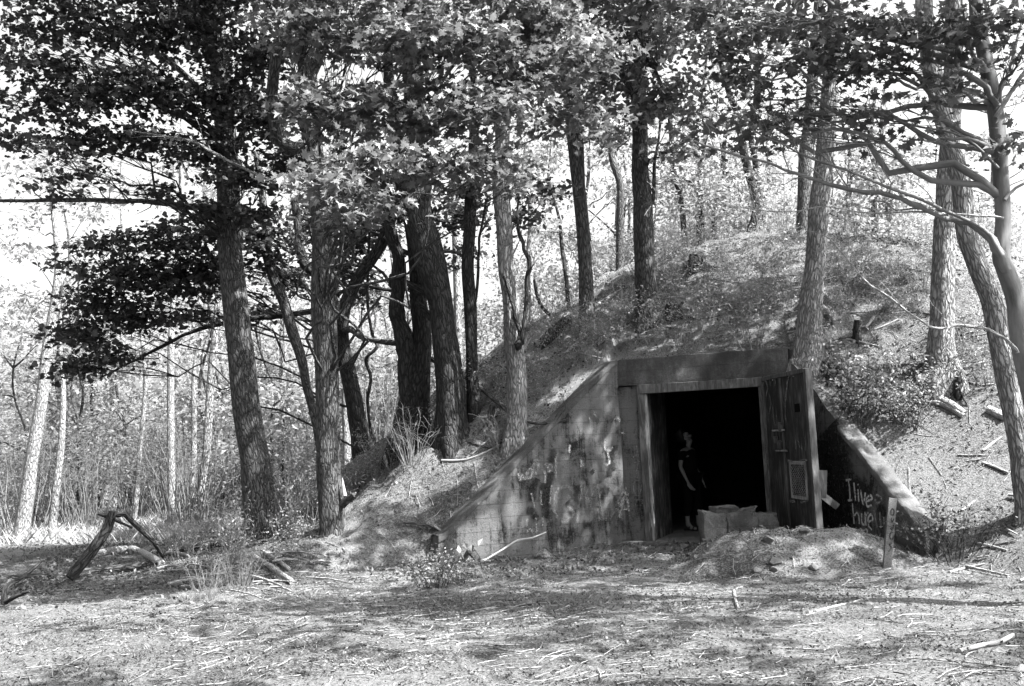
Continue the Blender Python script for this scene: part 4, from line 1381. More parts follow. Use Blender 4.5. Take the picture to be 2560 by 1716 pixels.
crown(T1, [(20, 150, 13.5, 100, 60, .6), (140, 150, 14, 110, 70, .8), (-20, 250, 13.5, 70, 60, .6), (100, -20, 14, 110, 50, .7), (250, -30, 14.5, 130, 50), (420, -30, 15, 130, 50), (580, -20, 15, 120, 60), (60, 60, 14, 110, 70, .7), (230, 70, 14.5, 120, 80), (380, 70, 15, 130, 90, 1.1), (520, 90, 15.3, 120, 100, 1.1), (640, 120, 15.3, 110, 110, 1.1), (100, 240, 14, 130, 80, .8), (260, 220, 14.5, 140, 80, 1.2), (420, 220, 15, 130, 90, 1.3), (560, 250, 15.5, 110, 100, 1.3), (670, 300, 15.2, 90, 110, 1.2), (40, 350, 13.5, 90, 50, .7),
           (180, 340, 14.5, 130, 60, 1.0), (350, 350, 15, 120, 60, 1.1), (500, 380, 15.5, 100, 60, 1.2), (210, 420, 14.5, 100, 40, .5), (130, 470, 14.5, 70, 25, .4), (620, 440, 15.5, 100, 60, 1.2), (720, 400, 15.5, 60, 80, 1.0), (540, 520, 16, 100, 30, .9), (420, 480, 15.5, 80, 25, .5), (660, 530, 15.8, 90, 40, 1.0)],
      0.100, MAPLE_S, M['leaf_shaded'], 14, 0.72, 300, limb_r=0.016)
crown(T4, [(420, 590, 17.3, 130, 60, 1.1), (560, 570, 17.3, 90, 60, 1.1), (250, 610, 17.0, 90, 45, .9), (340, 680, 17.1, 130, 70, 1.2), (470, 690, 17.3, 110, 70, 1.2), (240, 740, 16.9, 90, 60, 1.2), (330, 790, 17.1, 110, 60, 1.2), (220, 830, 16.8, 80, 60, 1.2), (190, 910, 16.7, 60, 50, 1.1), (290, 890, 16.9, 60, 40, .8), (470, 790, 17.3, 70, 40, .8),
           (680, 610, 17.3, 100, 70, 1.0), (720, 700, 19.3, 70, 60, .9), (650, 780, 19.3, 60, 30, .7), (540, 660, 17.3, 60, 70, .9), (160, 660, 16.9, 50, 20, .5), (780, 560, 19.3, 70, 70, 1.0)],
      0.105, MAPLE_S, M['leaf_shaded'], 14, 0.85, limb_r=0.012)
crown(T5, [(880, 600, 20, 80, 80, 1.0), (900, 720, 20.3, 60, 70, .8), (850, 680, 20.2, 50, 60, .8), (1150, 540, 19, 80, 70, 1.0), (1000, 500, 18.6, 120, 60, 1.1), (1160, 640, 19.5, 50, 50, .5), (960, 560, 20.5, 60, 80, .9), (880, 480, 19.5, 110, 60, 1.0)],
      0.105, MAPLE_S, M['leaf_shaded'], 14, 0.9)
crown(T7, [(1360, 470, 16.5, 60, 60, .5), (1300, 540, 16.5, 50, 50, .5), (1180, 470, 16, 70, 40, .7)], 0.11, MAPLE_S, M['leaf'], 12, 1.0)
crown(T8, [(1480, 270, 17, 90, 70, .8), (1420, 180, 16.5, 100, 70, .8), (1520, 350, 18, 60, 40, .6)], 0.105, MAPLE_S, M['leaf_lit'], 14, 1.0)
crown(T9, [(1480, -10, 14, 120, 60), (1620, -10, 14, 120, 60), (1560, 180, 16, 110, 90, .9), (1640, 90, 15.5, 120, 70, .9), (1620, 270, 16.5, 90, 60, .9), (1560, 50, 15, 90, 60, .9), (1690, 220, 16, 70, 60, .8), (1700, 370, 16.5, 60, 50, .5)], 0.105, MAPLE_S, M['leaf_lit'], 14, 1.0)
crown(T10, [(1850, 200, 14.5, 70, 70, .6), (1950, 60, 14.5, 90, 60, .7), (1800, 120, 14.5, 80, 70, .7), (2160, 330, 15, 60, 50, .35)], 0.11, MAPLE_S, M['leaf'], 12, 1.0)

# crowns above the picture: they shade the yard
BIG = 0.26


def roof(T, blobs, lai=1.0):
    crown(T, [('w',) + b for b in blobs], BIG, QUAD, M['leaf'], 12, lai, limb_r=0.05, sr=0.7, gaps=True)


roof(T13, [(5.5, 8, 8.0, 2.2, 2.0, .7, .9), (3.2, 7, 8.2, 1.8, 2.0, .6, .9), (7.5, 9.5, 8.6, 2.0, 2.0, .8, .9), (6.5, 5.5, 8.2, 2.2, 2.0, .7, .9), (3.6, 4.5, 8.0, 2.2, 1.8, .7, .9)], 1.3)
roof(T12, [(7.2, 12, 10, 2.4, 2.0, .9), (9.5, 11, 10.5, 2.4, 2.4, 1.0), (5.2, 11.3, 10.2, 1.8, 1.6, .8), (10.5, 8.0, 10.2, 2.4, 2.2, .9)], 1.3)
roof(T11, [(7.5, 15.5, 10.2, 2.4, 2.0, 1.0), (9.8, 14.5, 10.5, 2.4, 2.4, 1.0), (10.5, 17.5, 10.5, 2.2, 2.0, .9)], 1.3)
roof(T10, [(4.8, 15.2, 10.2, 2.0, 1.8, .9), (6.0, 13.2, 9.8, 1.8, 1.6, .8), (3.0, 13.6, 10, 1.8, 1.6, .8), (5.5, 17.5, 10.4, 2.0, 1.8, .9)], 1.3)
roof(T9, [(2.5, 18.5, 10.2, 2.0, 1.8, .9), (1.0, 17, 9.8, 1.6, 1.6, .8)], 1.1)
roof(T7, [(-.2, 15.8, 10, 2.0, 1.8, .9), (0.5, 13.4, 9.6, 1.7, 1.5, .8)], 1.3)
roof(T2, [(-2.8, 14.6, 9.8, 2.2, 2.0, .9), (-1.2, 12.2, 9.2, 1.8, 1.6, .8), (-3.8, 12, 9.2, 1.8, 1.6, .8), (0.2, 10.4, 8.6, 1.8, 1.5, .7), (-1.8, 9.4, 8.4, 1.8, 1.5, .7)], 1.3)
roof(T1, [(-5, 16.2, 9.8, 2.0, 1.8, .9), (-5.4, 13.6, 9.2, 2.0, 1.8, .8)], 1.3)
roof(T5, [(-1.8, 18.8, 9.6, 1.8, 1.6, .9)], 1.1)

# unseen trees added behind and beside the viewer to cut skylight over the yard
for lab, x, y, h, bl in (('unseen maple added behind the viewer at the right', 8.5, 3.0, 11, [(7.5, 2.5, 8.5, 3, 2.6, 1.0), (10.5, 5, 9, 2.8, 2.6, 1.0), (5, 1.5, 8.6, 2.4, 2.2, .9), (9, -.5, 8.8, 2.8, 2.4, 1.0)]),
                         ('unseen maple added behind the viewer at the left', -6.5, 2.0, 11, [(-6, 3, 8.4, 3, 2.6, 1.0), (-3, 1.5, 8.4, 2.6, 2.4, .9), (-8.5, 5.5, 8.8, 2.8, 2.6, 1.0), (-5, 6.5, 8.6, 2.4, 2.2, .9)]),
                         ('unseen maple added straight behind the viewer', 1.0, -4.0, 11, [(1, -3, 8.5, 3.2, 2.6, 1.0), (4, -3.5, 8.6, 2.6, 2.4, .9), (-2.5, -3.5, 8.6, 2.8, 2.4, .9), (1, .5, 8.8, 2.6, 2.2, .9)]),
                         ('unseen maple added beyond the left edge of the picture', -10.5, 12.0, 11, [(-9, 11.5, 8.6, 2.6, 2.4, 1.0), (-10.5, 14, 9, 2.6, 2.4, 1.0), (-11.5, 9.5, 8.6, 2.8, 2.4, 1.0)])):
    zb = gz(x, y)
    t = thing('maple_tree', lab, 'tree', (x, y, zb))
    P = np.array([[x + .1 * math.sin(k * 1.7), y + .1 * math.cos(k * 1.3), zb - .2 + h * k / 6] for k in range(7)]); Rr = np.linspace(.24, .05, 7)
    mb = MB(); mb.tube(P, Rr, 14, .07, sub=3, flare=(.3, 5)); mb.build('trunk', M['bark'], t)
    roof(dict(obj=t, P=P, R=Rr, mat=M['bark']), bl, 1.2)

# ------------------------------------------------------------------ the sunlit wood behind
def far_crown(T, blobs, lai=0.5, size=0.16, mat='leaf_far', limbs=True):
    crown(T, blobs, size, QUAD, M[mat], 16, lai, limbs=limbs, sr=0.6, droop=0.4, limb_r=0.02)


LT = [('pale forked sunlit tree at the far left edge', [(50, 1357, 34), (69, 1231, 31), (81, 1137, 29), (104, 1003, 27), (119, 868, 24), (135, 772, 22), (146, 675, 18), (142, 598, 15), (130, 480, 12)], 21.8, 'bark_lit',
       [(60, 560, 22, 110, 110, .35), (160, 500, 22, 90, 90, .3), (30, 760, 22.5, 80, 80, .35)]),
      ('short pale trunk second from the far left edge', [(127, 1362, 18), (142, 1212, 17), (154, 1099, 15), (158, 960, 12), (150, 850, 9)], 23, 'bark_lit', [(150, 850, 23, 90, 70, .3)]),
      ('thin crooked pale trunk behind the log pile', [(335, 1300, 13), (346, 1193, 13), (350, 1118, 12), (362, 1003, 11), (362, 915, 10), (350, 820, 8)], 25, 'bark_lit', [(350, 800, 25, 90, 70, .3)]),
      ('pale straight trunk behind the propped log', [(431, 1357, 22), (429, 1230, 19), (427, 1099, 19), (427, 906, 17), (430, 800, 14)], 22.5, 'bark_lit', [(430, 820, 23, 90, 60, .25)]),
      ('slim pale trunk between two stouter ones left of the leaning maple', [(476, 1300, 15), (480, 1212, 14), (485, 1137, 14), (485, 945, 13), (496, 868, 11)], 25, 'bark_lit', [(480, 860, 25, 80, 60, .25)]),
      ('half shaded trunk leaning right just left of the leaning maple', [(494, 1350, 20), (508, 1180, 20), (516, 1137, 20), (527, 945, 18), (539, 829, 17), (545, 740, 14)], 23, 'bark_pale', [(540, 760, 23, 80, 60, .2)]),
      ('slim half lit trunk seen between the two near maples', [(700, 1250, 14), (705, 1000, 13), (712, 850, 11)], 27, 'bark_pale', [(710, 830, 27, 80, 70, .3)]),
      ('pale trunk standing right behind the straight grey maple', [(868, 1190, 22), (866, 1080, 20), (862, 950, 18), (860, 880, 16)], 22.5, 'bark_lit', [(880, 850, 23, 60, 60, .2)])]
for lab, path, Y, mt, bl in LT:
    T = tree('woodland_tree', lab, path, Y, M[mt], 9.5, 'single trees of the sunlit wood', 10, (0.3, 4), 0.05)
    far_crown(T, bl + [('w', T['P'][-1][0], T['P'][-1][1], 8.5, 1.6, 1.6, 1.2, .5)])
    if 'forked' in lab:
        branch_px(T, [(135, 790, 20), (155, 740, 16), (169, 695, 14), (188, 680, 10), (200, 600, 7)], Y)
        branch_px(T, [(118, 830, 9), (95, 800, 7), (84, 785, 6), (95, 760, 6), (115, 740, 4)], Y)
RT = [('thin bent trunk left of the group on the crest behind the stout tree', [(1715, 640, 15), (1702, 500, 15), (1683, 423, 14), (1679, 346, 12), (1670, 250, 10)], 27),
      ('thin upright trunk second in the crest group', [(1750, 640, 15), (1748, 539, 15), (1752, 442, 13), (1741, 366, 12), (1735, 260, 9)], 28),
      ('thin curved trunk third in the crest group', [(1790, 640, 14), (1787, 539, 14), (1806, 423, 13), (1810, 366, 11), (1822, 270, 9)], 28),
      ('crooked dark trunk with wide bend behind the crest', [(1852, 650, 24), (1868, 593, 22), (1891, 520, 21), (1860, 385, 21), (1845, 289, 18), (1825, 240, 15), (1800, 150, 11)], 25),
      ('crooked trunk close beside the bent dark one on the crest', [(1912, 650, 18), (1906, 577, 17), (1891, 423, 16), (1875, 327, 14), (1887, 269, 12), (1895, 150, 10)], 26.5),
      ('slender dark trunk right of the pale lintel tree beyond the crest', [(2236, 660, 22), (2229, 558, 21), (2212, 420, 20), (2206, 346, 17), (2210, 240, 13)], 27),
      ('thinner trunk just left of the slender dark one beyond the crest', [(2195, 650, 14), (2187, 577, 14), (2183, 423, 13), (2176, 346, 11), (2190, 220, 8)], 28),
      ('very thin stem beyond the crest close to the pale lintel tree', [(2110, 650, 8), (2115, 558, 8), (2120, 470, 7), (2125, 380, 6)], 26),
      ('thin dark trunk beyond the crest left of the stout tree', [(1415, 850, 13), (1420, 740, 12), (1405, 620, 10), (1400, 560, 8)], 25),
      ('pale thin trunk in the gap right of the splintered tree', [(1325, 880, 15), (1330, 760, 14), (1322, 640, 13), (1326, 560, 12), (1322, 430, 9)], 24)]
for lab, path, Y in RT:
    T = tree('woodland_tree', lab, path, Y, M['bark_dark' if 'pale' not in lab else 'bark_pale'], 9.5, 'single trees of the sunlit wood', 10, None, 0.06)
    top = T['P'][-1]
    q = path[-1]
    far_crown(T, [(q[0], q[1], Y, 90, 60, .35), (q[0] + 20, q[1] + 110, Y, 60, 40, .18), ('w', top[0], top[1], 9, 1.8, 1.8, 1.4, .5)])


def proto_tree(seed, hgt, mat, cat='tree', nb=18, thick=0.011):
    random.seed(seed)
    t = thing('woodland_tree', '-', cat, (0, 0, 0), '-')
    P = [np.array([0, 0, -0.3])]
    for k in range(7):
        P.append(P[-1] + np.array([random.uniform(-.3, .3), random.uniform(-.3, .3), (hgt + .3) / 7]))
    P = np.array(P)
    R0 = hgt * thick
    mb = MB(); mb.tube(P, np.linspace(R0, 0.02, 8), 8, 0.08, sub=3)
    mb.build('trunk', mat, t)
    T = dict(obj=t, P=P, R=np.linspace(R0, 0.02, 8), mat=mat)
    mb = MB(); Cs = []; Ns = []; Ts = []
    for k in range(nb):
        zc = hgt * random.uniform(0.22, 1.0)
        az = random.uniform(0, 6.28); L = random.uniform(0.5, 1.0) * (hgt * 0.26) * (1.1 - 0.5 * abs(zc / hgt - 0.55))
        i = int(np.argmin(np.abs(P[:, 2] - (zc - 0.4 * L))))
        c = np.array([P[i][0] + math.cos(az) * L, P[i][1] + math.sin(az) * L, zc])
        limb(mb, P[i], c, 0.03, 0.006, 0.05, 5, 5, 0.08)
        sc, C, N, Tp = spray_points(c, (0.75, 0.75, 0.35), 10, 16, 0.5, 0.5)
        for s_ in sc[::3]: limb(mb, c, s_, 0.006, 0.003, 0.02, 3, 3, 0.05)
        Cs.append(C); Ns.append(N + RNG.normal(0, 0.4, N.shape)); Ts.append(Tp)
    mb.build('branches', mat, t)['kind'] = 'stuff'
    C = np.concatenate(Cs)
    o = link('crown', leaf_mesh('crown', C, np.concatenate(Ns), np.concatenate(Ts), 0.15 * RNG.uniform(.6, 1.3, len(C)), QUAD), M['leaf_far'], t)
    o['kind'] = 'stuff'
    return t


def proto_shrub(seed, hgt, wid, nst, nleaf, lmat, smat, lsize, name='shrub'):
    random.seed(seed)
    t = thing(name, '-', 'shrub', (0, 0, 0), '-')
    mb = MB(); tips = []
    for k in range(nst):
        az = random.uniform(0, 6.28); r = wid * math.sqrt(random.random())
        a = np.array([math.cos(az) * r * 0.3, math.sin(az) * r * 0.3, -0.08])
        b = np.array([math.cos(az) * r, math.sin(az) * r, hgt * random.uniform(0.5, 1.0)])
        p = limb(mb, a, b, 0.007 * (0.5 + hgt * 0.5), 0.0025, 0.06, 4, 5, 0.07)
        tips.append(p)
        for j in range(3):
            q = p[random.randint(2, 4)]
            e = q + np.array([random.gauss(0, .22), random.gauss(0, .22), random.uniform(.02, .3)]) * hgt
            pp = limb(mb, q, e, 0.004, 0.002, 0.03, 3, 4, 0.1)
            tips.append(pp)
    mb.build('stems', smat, t)['kind'] = 'stuff'
    if nleaf:
        pts = np.concatenate([x[1:] for x in tips])
        C = pts[RNG.integers(0, len(pts), nleaf)] + RNG.normal(0, 0.07 * hgt ** 0.5, (nleaf, 3))
        C[:, 2] = np.maximum(C[:, 2], 0.03)
        N = RNG.normal(0, 0.6, C.shape); N[:, 2] += 0.8
        o = link('foliage', leaf_mesh('foliage', C, N, RNG.normal(0, 1, C.shape), lsize * RNG.uniform(.6, 1.3, nleaf), QUAD), lmat, t)
        o['kind'] = 'stuff'
    return t


def scatter(protos, spots, label, group, smin=0.8, smax=1.25):
    used = 0
    for (x, y) in spots:
        p = random.choice(protos)
        c = copy_thing(p, (x, y, gz(x, y)), random.uniform(0, 6.28), random.uniform(smin, smax), label)
        c['group'] = group
    return


PT = [proto_tree(11, 9.5, M['bark_pale']), proto_tree(12, 8, M['bark']), proto_tree(13, 11, M['bark_pale']), proto_tree(14, 7, M['bark']), proto_tree(15, 10, M['bark'])]
PY = [proto_tree(16, 5.0, M['bark_dark'], 'sapling', 5, 0.009), proto_tree(17, 7.0, M['bark_dark'], 'sapling', 7, 0.009), proto_tree(18, 4.2, M['bark'], 'sapling', 5, 0.009)]
PS = [proto_shrub(21, 1.8, 0.9, 16, 900, M['leaf_far'], M['straw'], 0.09), proto_shrub(22, 2.4, 1.0, 18, 1300, M['leaf_far'], M['straw'], 0.09),
      proto_shrub(23, 1.3, 1.0, 20, 500, M['leaf_far'], M['straw'], 0.08), proto_shrub(24, 3.2, 1.1, 14, 1700, M['leaf_far'], M['bark_white'], 0.10)]
PB_ = [proto_shrub(25, 2.2, 0.9, 26, 60, M['leaf_far'], M['straw'], 0.07), proto_shrub(26, 3.0, 0.8, 20, 120, M['leaf_far'], M['straw'], 0.07)]
PC = [proto_shrub(27, 0.9, 0.6, 16, 420, M['leaf_mid'], M['straw'], 0.06), proto_shrub(28, 0.7, 0.7, 20, 160, M['leaf_mid'], M['straw'], 0.05), proto_shrub(29, 1.2, 0.6, 16, 500, M['leaf_far'], M['straw'], 0.06)]
random.seed(5)


def spots(n, x0, x1, y0, y1, mind):
    out = []
    tries = 0
    while len(out) < n and tries < 6000:
        tries += 1
        y = random.uniform(y0, y1); x = random.uniform(x0, x1) * y / ((y0 + y1) / 2)
        if all((x - a) ** 2 + (y - b) ** 2 > mind ** 2 for a, b in out): out.append((x, y))
    return out


scatter(PT, spots(20, -24, -4, 30, 58, 2.4), 'sunlit leafy tree of the bright wood left behind the maples', 'trees of the wood at the left')
scatter(PT, spots(22, -4, 26, 32, 60, 2.6), 'sunlit leafy tree of the bright wood beyond the mound', 'trees of the wood beyond the mound')
scatter(PS, spots(46, -18, -4, 24.5, 40, 1.1), 'bright leafy bush in the sunlit undergrowth left behind the maples', 'bushes of the undergrowth at the left')
scatter(PB_, spots(40, -16, -3.5, 22.5, 34, 0.8), 'pale twiggy bush in the sunlit undergrowth left behind the maples', 'twiggy bushes of the undergrowth at the left', 0.8, 1.4)
scatter(PS, spots(24, -3, 3.5, 23.5, 36, 1.2), 'bright leafy bush behind the left shoulder of the mound', 'bushes behind the left shoulder of the mound')
scatter(PS, spots(40, 1.5, 15, 24.5, 34, 1.2), 'bright leafy bush growing along the back of the mound crest', 'bushes along the mound crest', 0.7, 1.1)
scatter(PB_, spots(16, 2, 14, 23.6, 28, 1.0), 'pale twiggy bush growing along the mound crest', 'twiggy bushes along the mound crest', 0.5, 0.9)
scatter(PY, spots(40, -4, 17, 25.5, 42, 1.0), 'thin young tree in the thicket beyond the mound', 'young trees of the thicket beyond the mound')
scatter(PY, spots(26, -17, -4, 24.5, 38, 1.0), 'thin young tree in the thicket left behind the maples', 'young trees of the thicket at the left')
for p in PT + PS + PB_ + PY:
    for ch in list(p.children): bpy.data.objects.remove(ch, do_unlink=True)
    bpy.data.objects.remove(p, do_unlink=True)

# far-off wood that closes the view
nF = 90000
az = RNG.uniform(-0.75, 0.75, nF)
rr = RNG.uniform(58, 100, nF)
fx = rr * np.sin(az); fy = rr * np.cos(az)
topz = 6.5 + 7 * (vnoise(fx * 0.09, fy * 0.09, 91) + 0.5) + 3 * vnoise(fx * 0.3, fy * 0.3, 92)
cz = RNG.uniform(0, 1, nF) ** 1.2 * topz
keep = (vnoise(fx * 0.5 + cz * 0.31, fy * 0.5 - cz * 0.27, 93) > -0.12)
C = np.stack([fx, fy, cz], -1)[keep]
N = RNG.normal(0, 0.6, C.shape); N[:, 2] += 0.5
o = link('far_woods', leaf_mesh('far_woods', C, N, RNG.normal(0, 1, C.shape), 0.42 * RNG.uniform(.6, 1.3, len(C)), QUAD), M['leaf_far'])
tag(o, 'distant bright foliage of the wood beyond everything', 'woods', None, 'stuff')

# ------------------------------------------------------------------ bushes close by
def place(proto, px, py, sc, label, group=None, rz=None, Y=None):
    p = spoint(px, py) if Y is None else np.array([at(px, py, Y)[0], Y, 0])
    c = copy_thing(proto, (p[0], p[1], base_z(p) - 0.02), random.uniform(0, 6.28) if rz is None else rz, sc, label)
    if group: c['group'] = group
    elif 'group' in c: del c['group']
    return c


def wing_bush(proto, s, t, sc, label, rz):
    o, d, n, L = WDEF[1]
    p = o + d * s - n * t
    c = copy_thing(proto, (p[0], p[1], gz(p[0], p[1]) - 0.03), rz, sc, label)
    if 'group' in c: del c['group']
    return c


PD = [proto_shrub(31, 0.55, 0.45, 22, 520, M['leaf_mid'], M['bark'], 0.055), proto_shrub(32, 1.15, 0.55, 20, 1300, M['leaf_mid'], M['bark'], 0.062),
      proto_shrub(33, 0.9, 0.6, 30, 0, M['leaf_mid'], M['straw'], 0.05, 'bare_shrub'), proto_shrub(34, 0.6, 0.7, 34, 500, M['leaf_shaded'], M['bark_dark'], 0.05)]
place(PD[0], 1085, 1470, 0.85, 'low leafy weed bush in front of the left wing wall foot')
place(PD[0], 1150, 1462, 0.55, 'small leafy weed right of the larger bush at the wing wall foot')
wing_bush(PD[1], 1.15, 0.42, 1.0, 'leafy twiggy bush sprawling over the broken right wing wall', 1.0)
wing_bush(PD[1], 1.6, 0.85, 0.8, 'lighter leafy bush behind the one on the right wing wall', 2.0)
place(PD[3], 2385, 1395, 1.0, 'dark tangled bush at the foot of the right wing wall end')
place(PC[0], 1880, 868, 1.0, 'upright bush on the mound just above the lintel')
place(PC[1], 1905, 800, 1.1, 'scrubby bush higher on the mound above the lintel')
place(PD[2], 1030, 1150, 0.9, 'bleached bare bush on the sunny strip of the left flank')
place(PD[2], 985, 1165, 0.7, 'smaller bleached bare bush left of the one on the left flank')
place(PD[2], 1250, 1120, 0.55, 'few bare stalks at the foot of the splintered tree')
place(PD[2], 1560, 800, 0.8, 'bare twiggy bush between the two trees at the mound shoulder')
for k, (x, y, s, l) in enumerate(((722, 1375, .6, 'leafy brush between the two near maples'), (760, 1330, .9, 'taller leafy brush behind the straight grey maple'), (705, 1320, .9, 'leafy brush right of the leaning maple foot'),
                                  (590, 1395, .5, 'low brush left of the leaning maple foot'), (560, 1420, .8, 'dry brush in front of the far log'), (450, 1400, .8, 'thin brush behind the log pile'), (800, 1300, 1.1, 'brush on the flank right behind the straight maple'))):
    place([PC[0], PC[2], PC[1]][k % 3], x, y, s, l)
for k, (x, y, s, l) in enumerate(((600, 1480, .55, 'tuft of bare stalks left of the pale cut branch'), (520, 1500, .5, 'tuft of bare stalks in the shade near the left foreground'), (625, 1430, .4, 'bare stalks under the leaning maple'), (775, 1395, .4, 'bare stalks beside the straight maple foot'))):
    place(PD[2], x, y, s, l)
G = 'scrubby bushes on the mound slope'
for x, y in ((1720, 690), (1660, 700), (1780, 720), (1840, 690), (1960, 720), (2120, 700), (2180, 740), (2240, 700), (1700, 860), (1500, 870), (1450, 920), (1350, 990), (2250, 800), (2420, 870), (2470, 960), (2300, 720), (1600, 690), (1980, 760), (1760, 760), (1640, 860), (1560, 880), (1690, 740), (1740, 830), (1820, 760), (1920, 740), (1870, 790), (2090, 780), (2140, 720), (2200, 800), (2280, 770), (2080, 830), (1610, 760), (1540, 830), (1480, 900), (1400, 940), (1660, 650), (1800, 650), (1900, 655), (1990, 660), (2070, 665), (2150, 670), (2230, 690), (1330, 905), (1260, 960), (1180, 1030), (1090, 1085), (1010, 1145), (940, 1195), (890, 1235), (1390, 860)):
    place(random.choice(PC), x, y, random.uniform(.45, .8), 'scrubby knee high bush on the slope of the mound', G)
for p in PD + PC:
    for ch in list(p.children): bpy.data.objects.remove(ch, do_unlink=True)
    bpy.data.objects.remove(p, do_unlink=True)
# young shoot with broad leaves in front of the left wing wall
sh = thing('sapling', 'young shoot with broad leaves against the sunlit foot of the left wing wall', 'sapling', gpoint(1200, 1425))
mb = MB(); a = gpoint(1205, 1425); b = at(1180, 1365, a[1] - .05)
mb.tube([a, (a + b) / 2 + np.array([.03, 0, .02]), b], [.008, .006, .004], 5); mb.build('stem', M['bark'], sh)
cs = np.array([at(x, y, a[1] - .08) for x, y in ((1168, 1372), (1180, 1362), (1190, 1378), (1150, 1385), (1196, 1366), (1178, 1385))])
o = link('foliage', leaf_mesh('foliage', cs, np.tile([0.1, -0.8, 0.6], (6, 1)) + RNG.normal(0, .3, (6, 3)), RNG.normal(0, 1, (6, 3)) + np.array([0, 0, -.2]), np.full(6, .13), QUAD), M['leaf'], sh)

# ------------------------------------------------------------------ fallen wood, stumps, stones
def wood(name, label, paths, mat, cat, group=None, lift=0.0, seg=10, rough=0.1, sub=4, parts=('wood',)):
    """paths: list of [(px, py, width_px[, height above ground])] ; each polyline is one piece of the same fallen branch"""
    first = None
    pieces = []
    for path in paths:
        P = []; Rr = []
        for q in path:
            p = spoint(q[0], q[1]) if len(q) < 4 else None
            if p is None:
                p = at(q[0], q[1], q[3])
            r = q[2] / 2 / FPX * np.linalg.norm(p - CAM)
            P.append(p + np.array([0, 0, r * 0.55 + lift if len(q) < 4 else 0])); Rr.append(r)
        pieces.append((np.array(P), np.array(Rr)))
    if len(pieces) == 1:
        mb = MB(); mb.tube(pieces[0][0], pieces[0][1], seg, rough, sub=sub)
        return tag(mb.build(name, mat), label, cat, group)
    t = thing(name, label, cat, pieces[0][0][0], group)
    for k, (P, Rr) in enumerate(pieces):
        mb = MB(); mb.tube(P, Rr, seg, rough, sub=sub); mb.build('main_limb' if k == 0 else 'side_limb', mat, t)
    return t


wood('propped_log', 'forked broken bough propped up like a tent in the log pile', [[(173, 1445, 24, 13.9), (227, 1381, 23, 14.1), (266, 1324, 20, 14.2), (281, 1281, 18, 14.3)],
     [(279, 1288, 16, 14.3), (312, 1285, 15, 14.35), (346, 1320, 13, 14.5), (385, 1355, 12, 14.7), (410, 1392, 11, 14.9)], [(246, 1285, 7, 14.3), (285, 1300, 6, 14.3), (331, 1320, 5, 14.4)]], M['bark_dark'], 'log', sub=1, rough=.22)  # dark bark tone stands in for the shade on this bough
wood('fallen_log', 'bent log with a pale broken end in the log pile', [[(223, 1400, 18), (269, 1386, 19), (327, 1379, 18), (377, 1398, 17), (404, 1416, 15)], [(398, 1404, 13), (408, 1412, 10)]], M['deadwood'], 'log')
wood('fallen_log', 'thick smooth log lying along the front of the log pile', [[(185, 1440, 20), (270, 1432, 22), (358, 1424, 24), (372, 1422, 24)]], M['bark'], 'log')
wood('fallen_log', 'long thin log running from the pile toward the leaning maple', [[(416, 1392, 14), (500, 1376, 15), (570, 1362, 16), (620, 1352, 14)]], M['bark_dark'], 'log')
wood('fallen_log', 'low log lying left in front of the pile', [[(-30, 1455, 15), (80, 1446, 14), (190, 1438, 12)]], M['bark'], 'log')
wood('fallen_branch', 'crooked dark branch at the left picture edge', [[(12, 1512, 14, 11.5), (15, 1470, 13, 11.55), (50, 1447, 10, 11.7), (80, 1425, 8, 11.8), (104, 1403, 5, 11.9)], [(14, 1505, 12, 11.5), (45, 1490, 8, 11.4), (75, 1478, 6, 11.3)]], M['bark_dark'], 'branch')
wood('cut_branch', 'pale cut branch leaning down beside the leaning maple', [[(631, 1393, 10), (677, 1426, 13), (731, 1463, 14)]], M['deadwood'], 'branch', lift=.02)
wood('cut_branch', 'second pale cut branch above the first beside the leaning maple', [[(660, 1385, 8), (700, 1412, 10), (725, 1432, 10)]], M['deadwood'], 'branch', lift=.02)
wood('fallen_branch', 'dark dead branch lying across the foot of the left wing wall', [[(1085, 1332, 11), (1120, 1358, 11), (1165, 1390, 12), (1195, 1420, 12)], [(1000, 1322, 6), (1040, 1325, 7), (1085, 1334, 9)]], M['bark'], 'branch', lift=.08)
wood('fallen_branch', 'thin white branch bowed against the left wing wall', [[(1210, 1402, 5, 13.6), (1260, 1372, 5, 13.75), (1293, 1352, 5, 13.9), (1330, 1345, 4, 14.1), (1365, 1331, 3, 14.3)]], M['bark_white'], 'branch', sub=5)
wood('fallen_branch', 'white arched stick lying on the sunny strip of the left flank', [[(1104, 1158, 6), (1166, 1156, 6), (1223, 1133, 5), (1250, 1117, 4)]], M['bark_white'], 'branch', lift=.03)
wood('fallen_log', 'dark rotten log with a root fork on the left crest of the mound', [[(1345, 875, 28), (1380, 845, 32), (1415, 815, 30), (1430, 806, 22)], [(1395, 825, 12, 19.6), (1385, 800, 10, 19.7), (1350, 760, 9, 19.9), (1335, 700, 7, 20)], [(1405, 812, 10, 19.5), (1422, 800, 10, 19.5), (1420, 740, 9, 19.8), (1410, 660, 7, 20), (1404, 625, 5, 20)]], M['bark_dark'], 'log')
G = 'sticks lying on the left slope of the mound'
for q in ([(1410, 890, 7), (1450, 858, 8), (1468, 842, 8)], [(1485, 772, 8), (1530, 745, 9), (1580, 715, 8)], [(1430, 920, 4), (1470, 880, 4), (1500, 850, 4)], [(1320, 1075, 5), (1380, 1045, 5), (1420, 1010, 4)], [(1440, 990, 5), (1490, 960, 6), (1540, 925, 5)], [(1180, 1140, 4), (1230, 1095, 4)]):
    wood('stick', 'dry stick lying on the left slope of the mound', [q], M['deadwood'], 'stick', G, seg=6, lift=.02)
wood('fallen_log', 'long pale log lying on the sunny right bank', [[(2233, 962, 16), (2290, 980, 20), (2333, 998, 22), (2380, 1020, 20), (2412, 1040, 16)]], M['deadwood'], 'log')
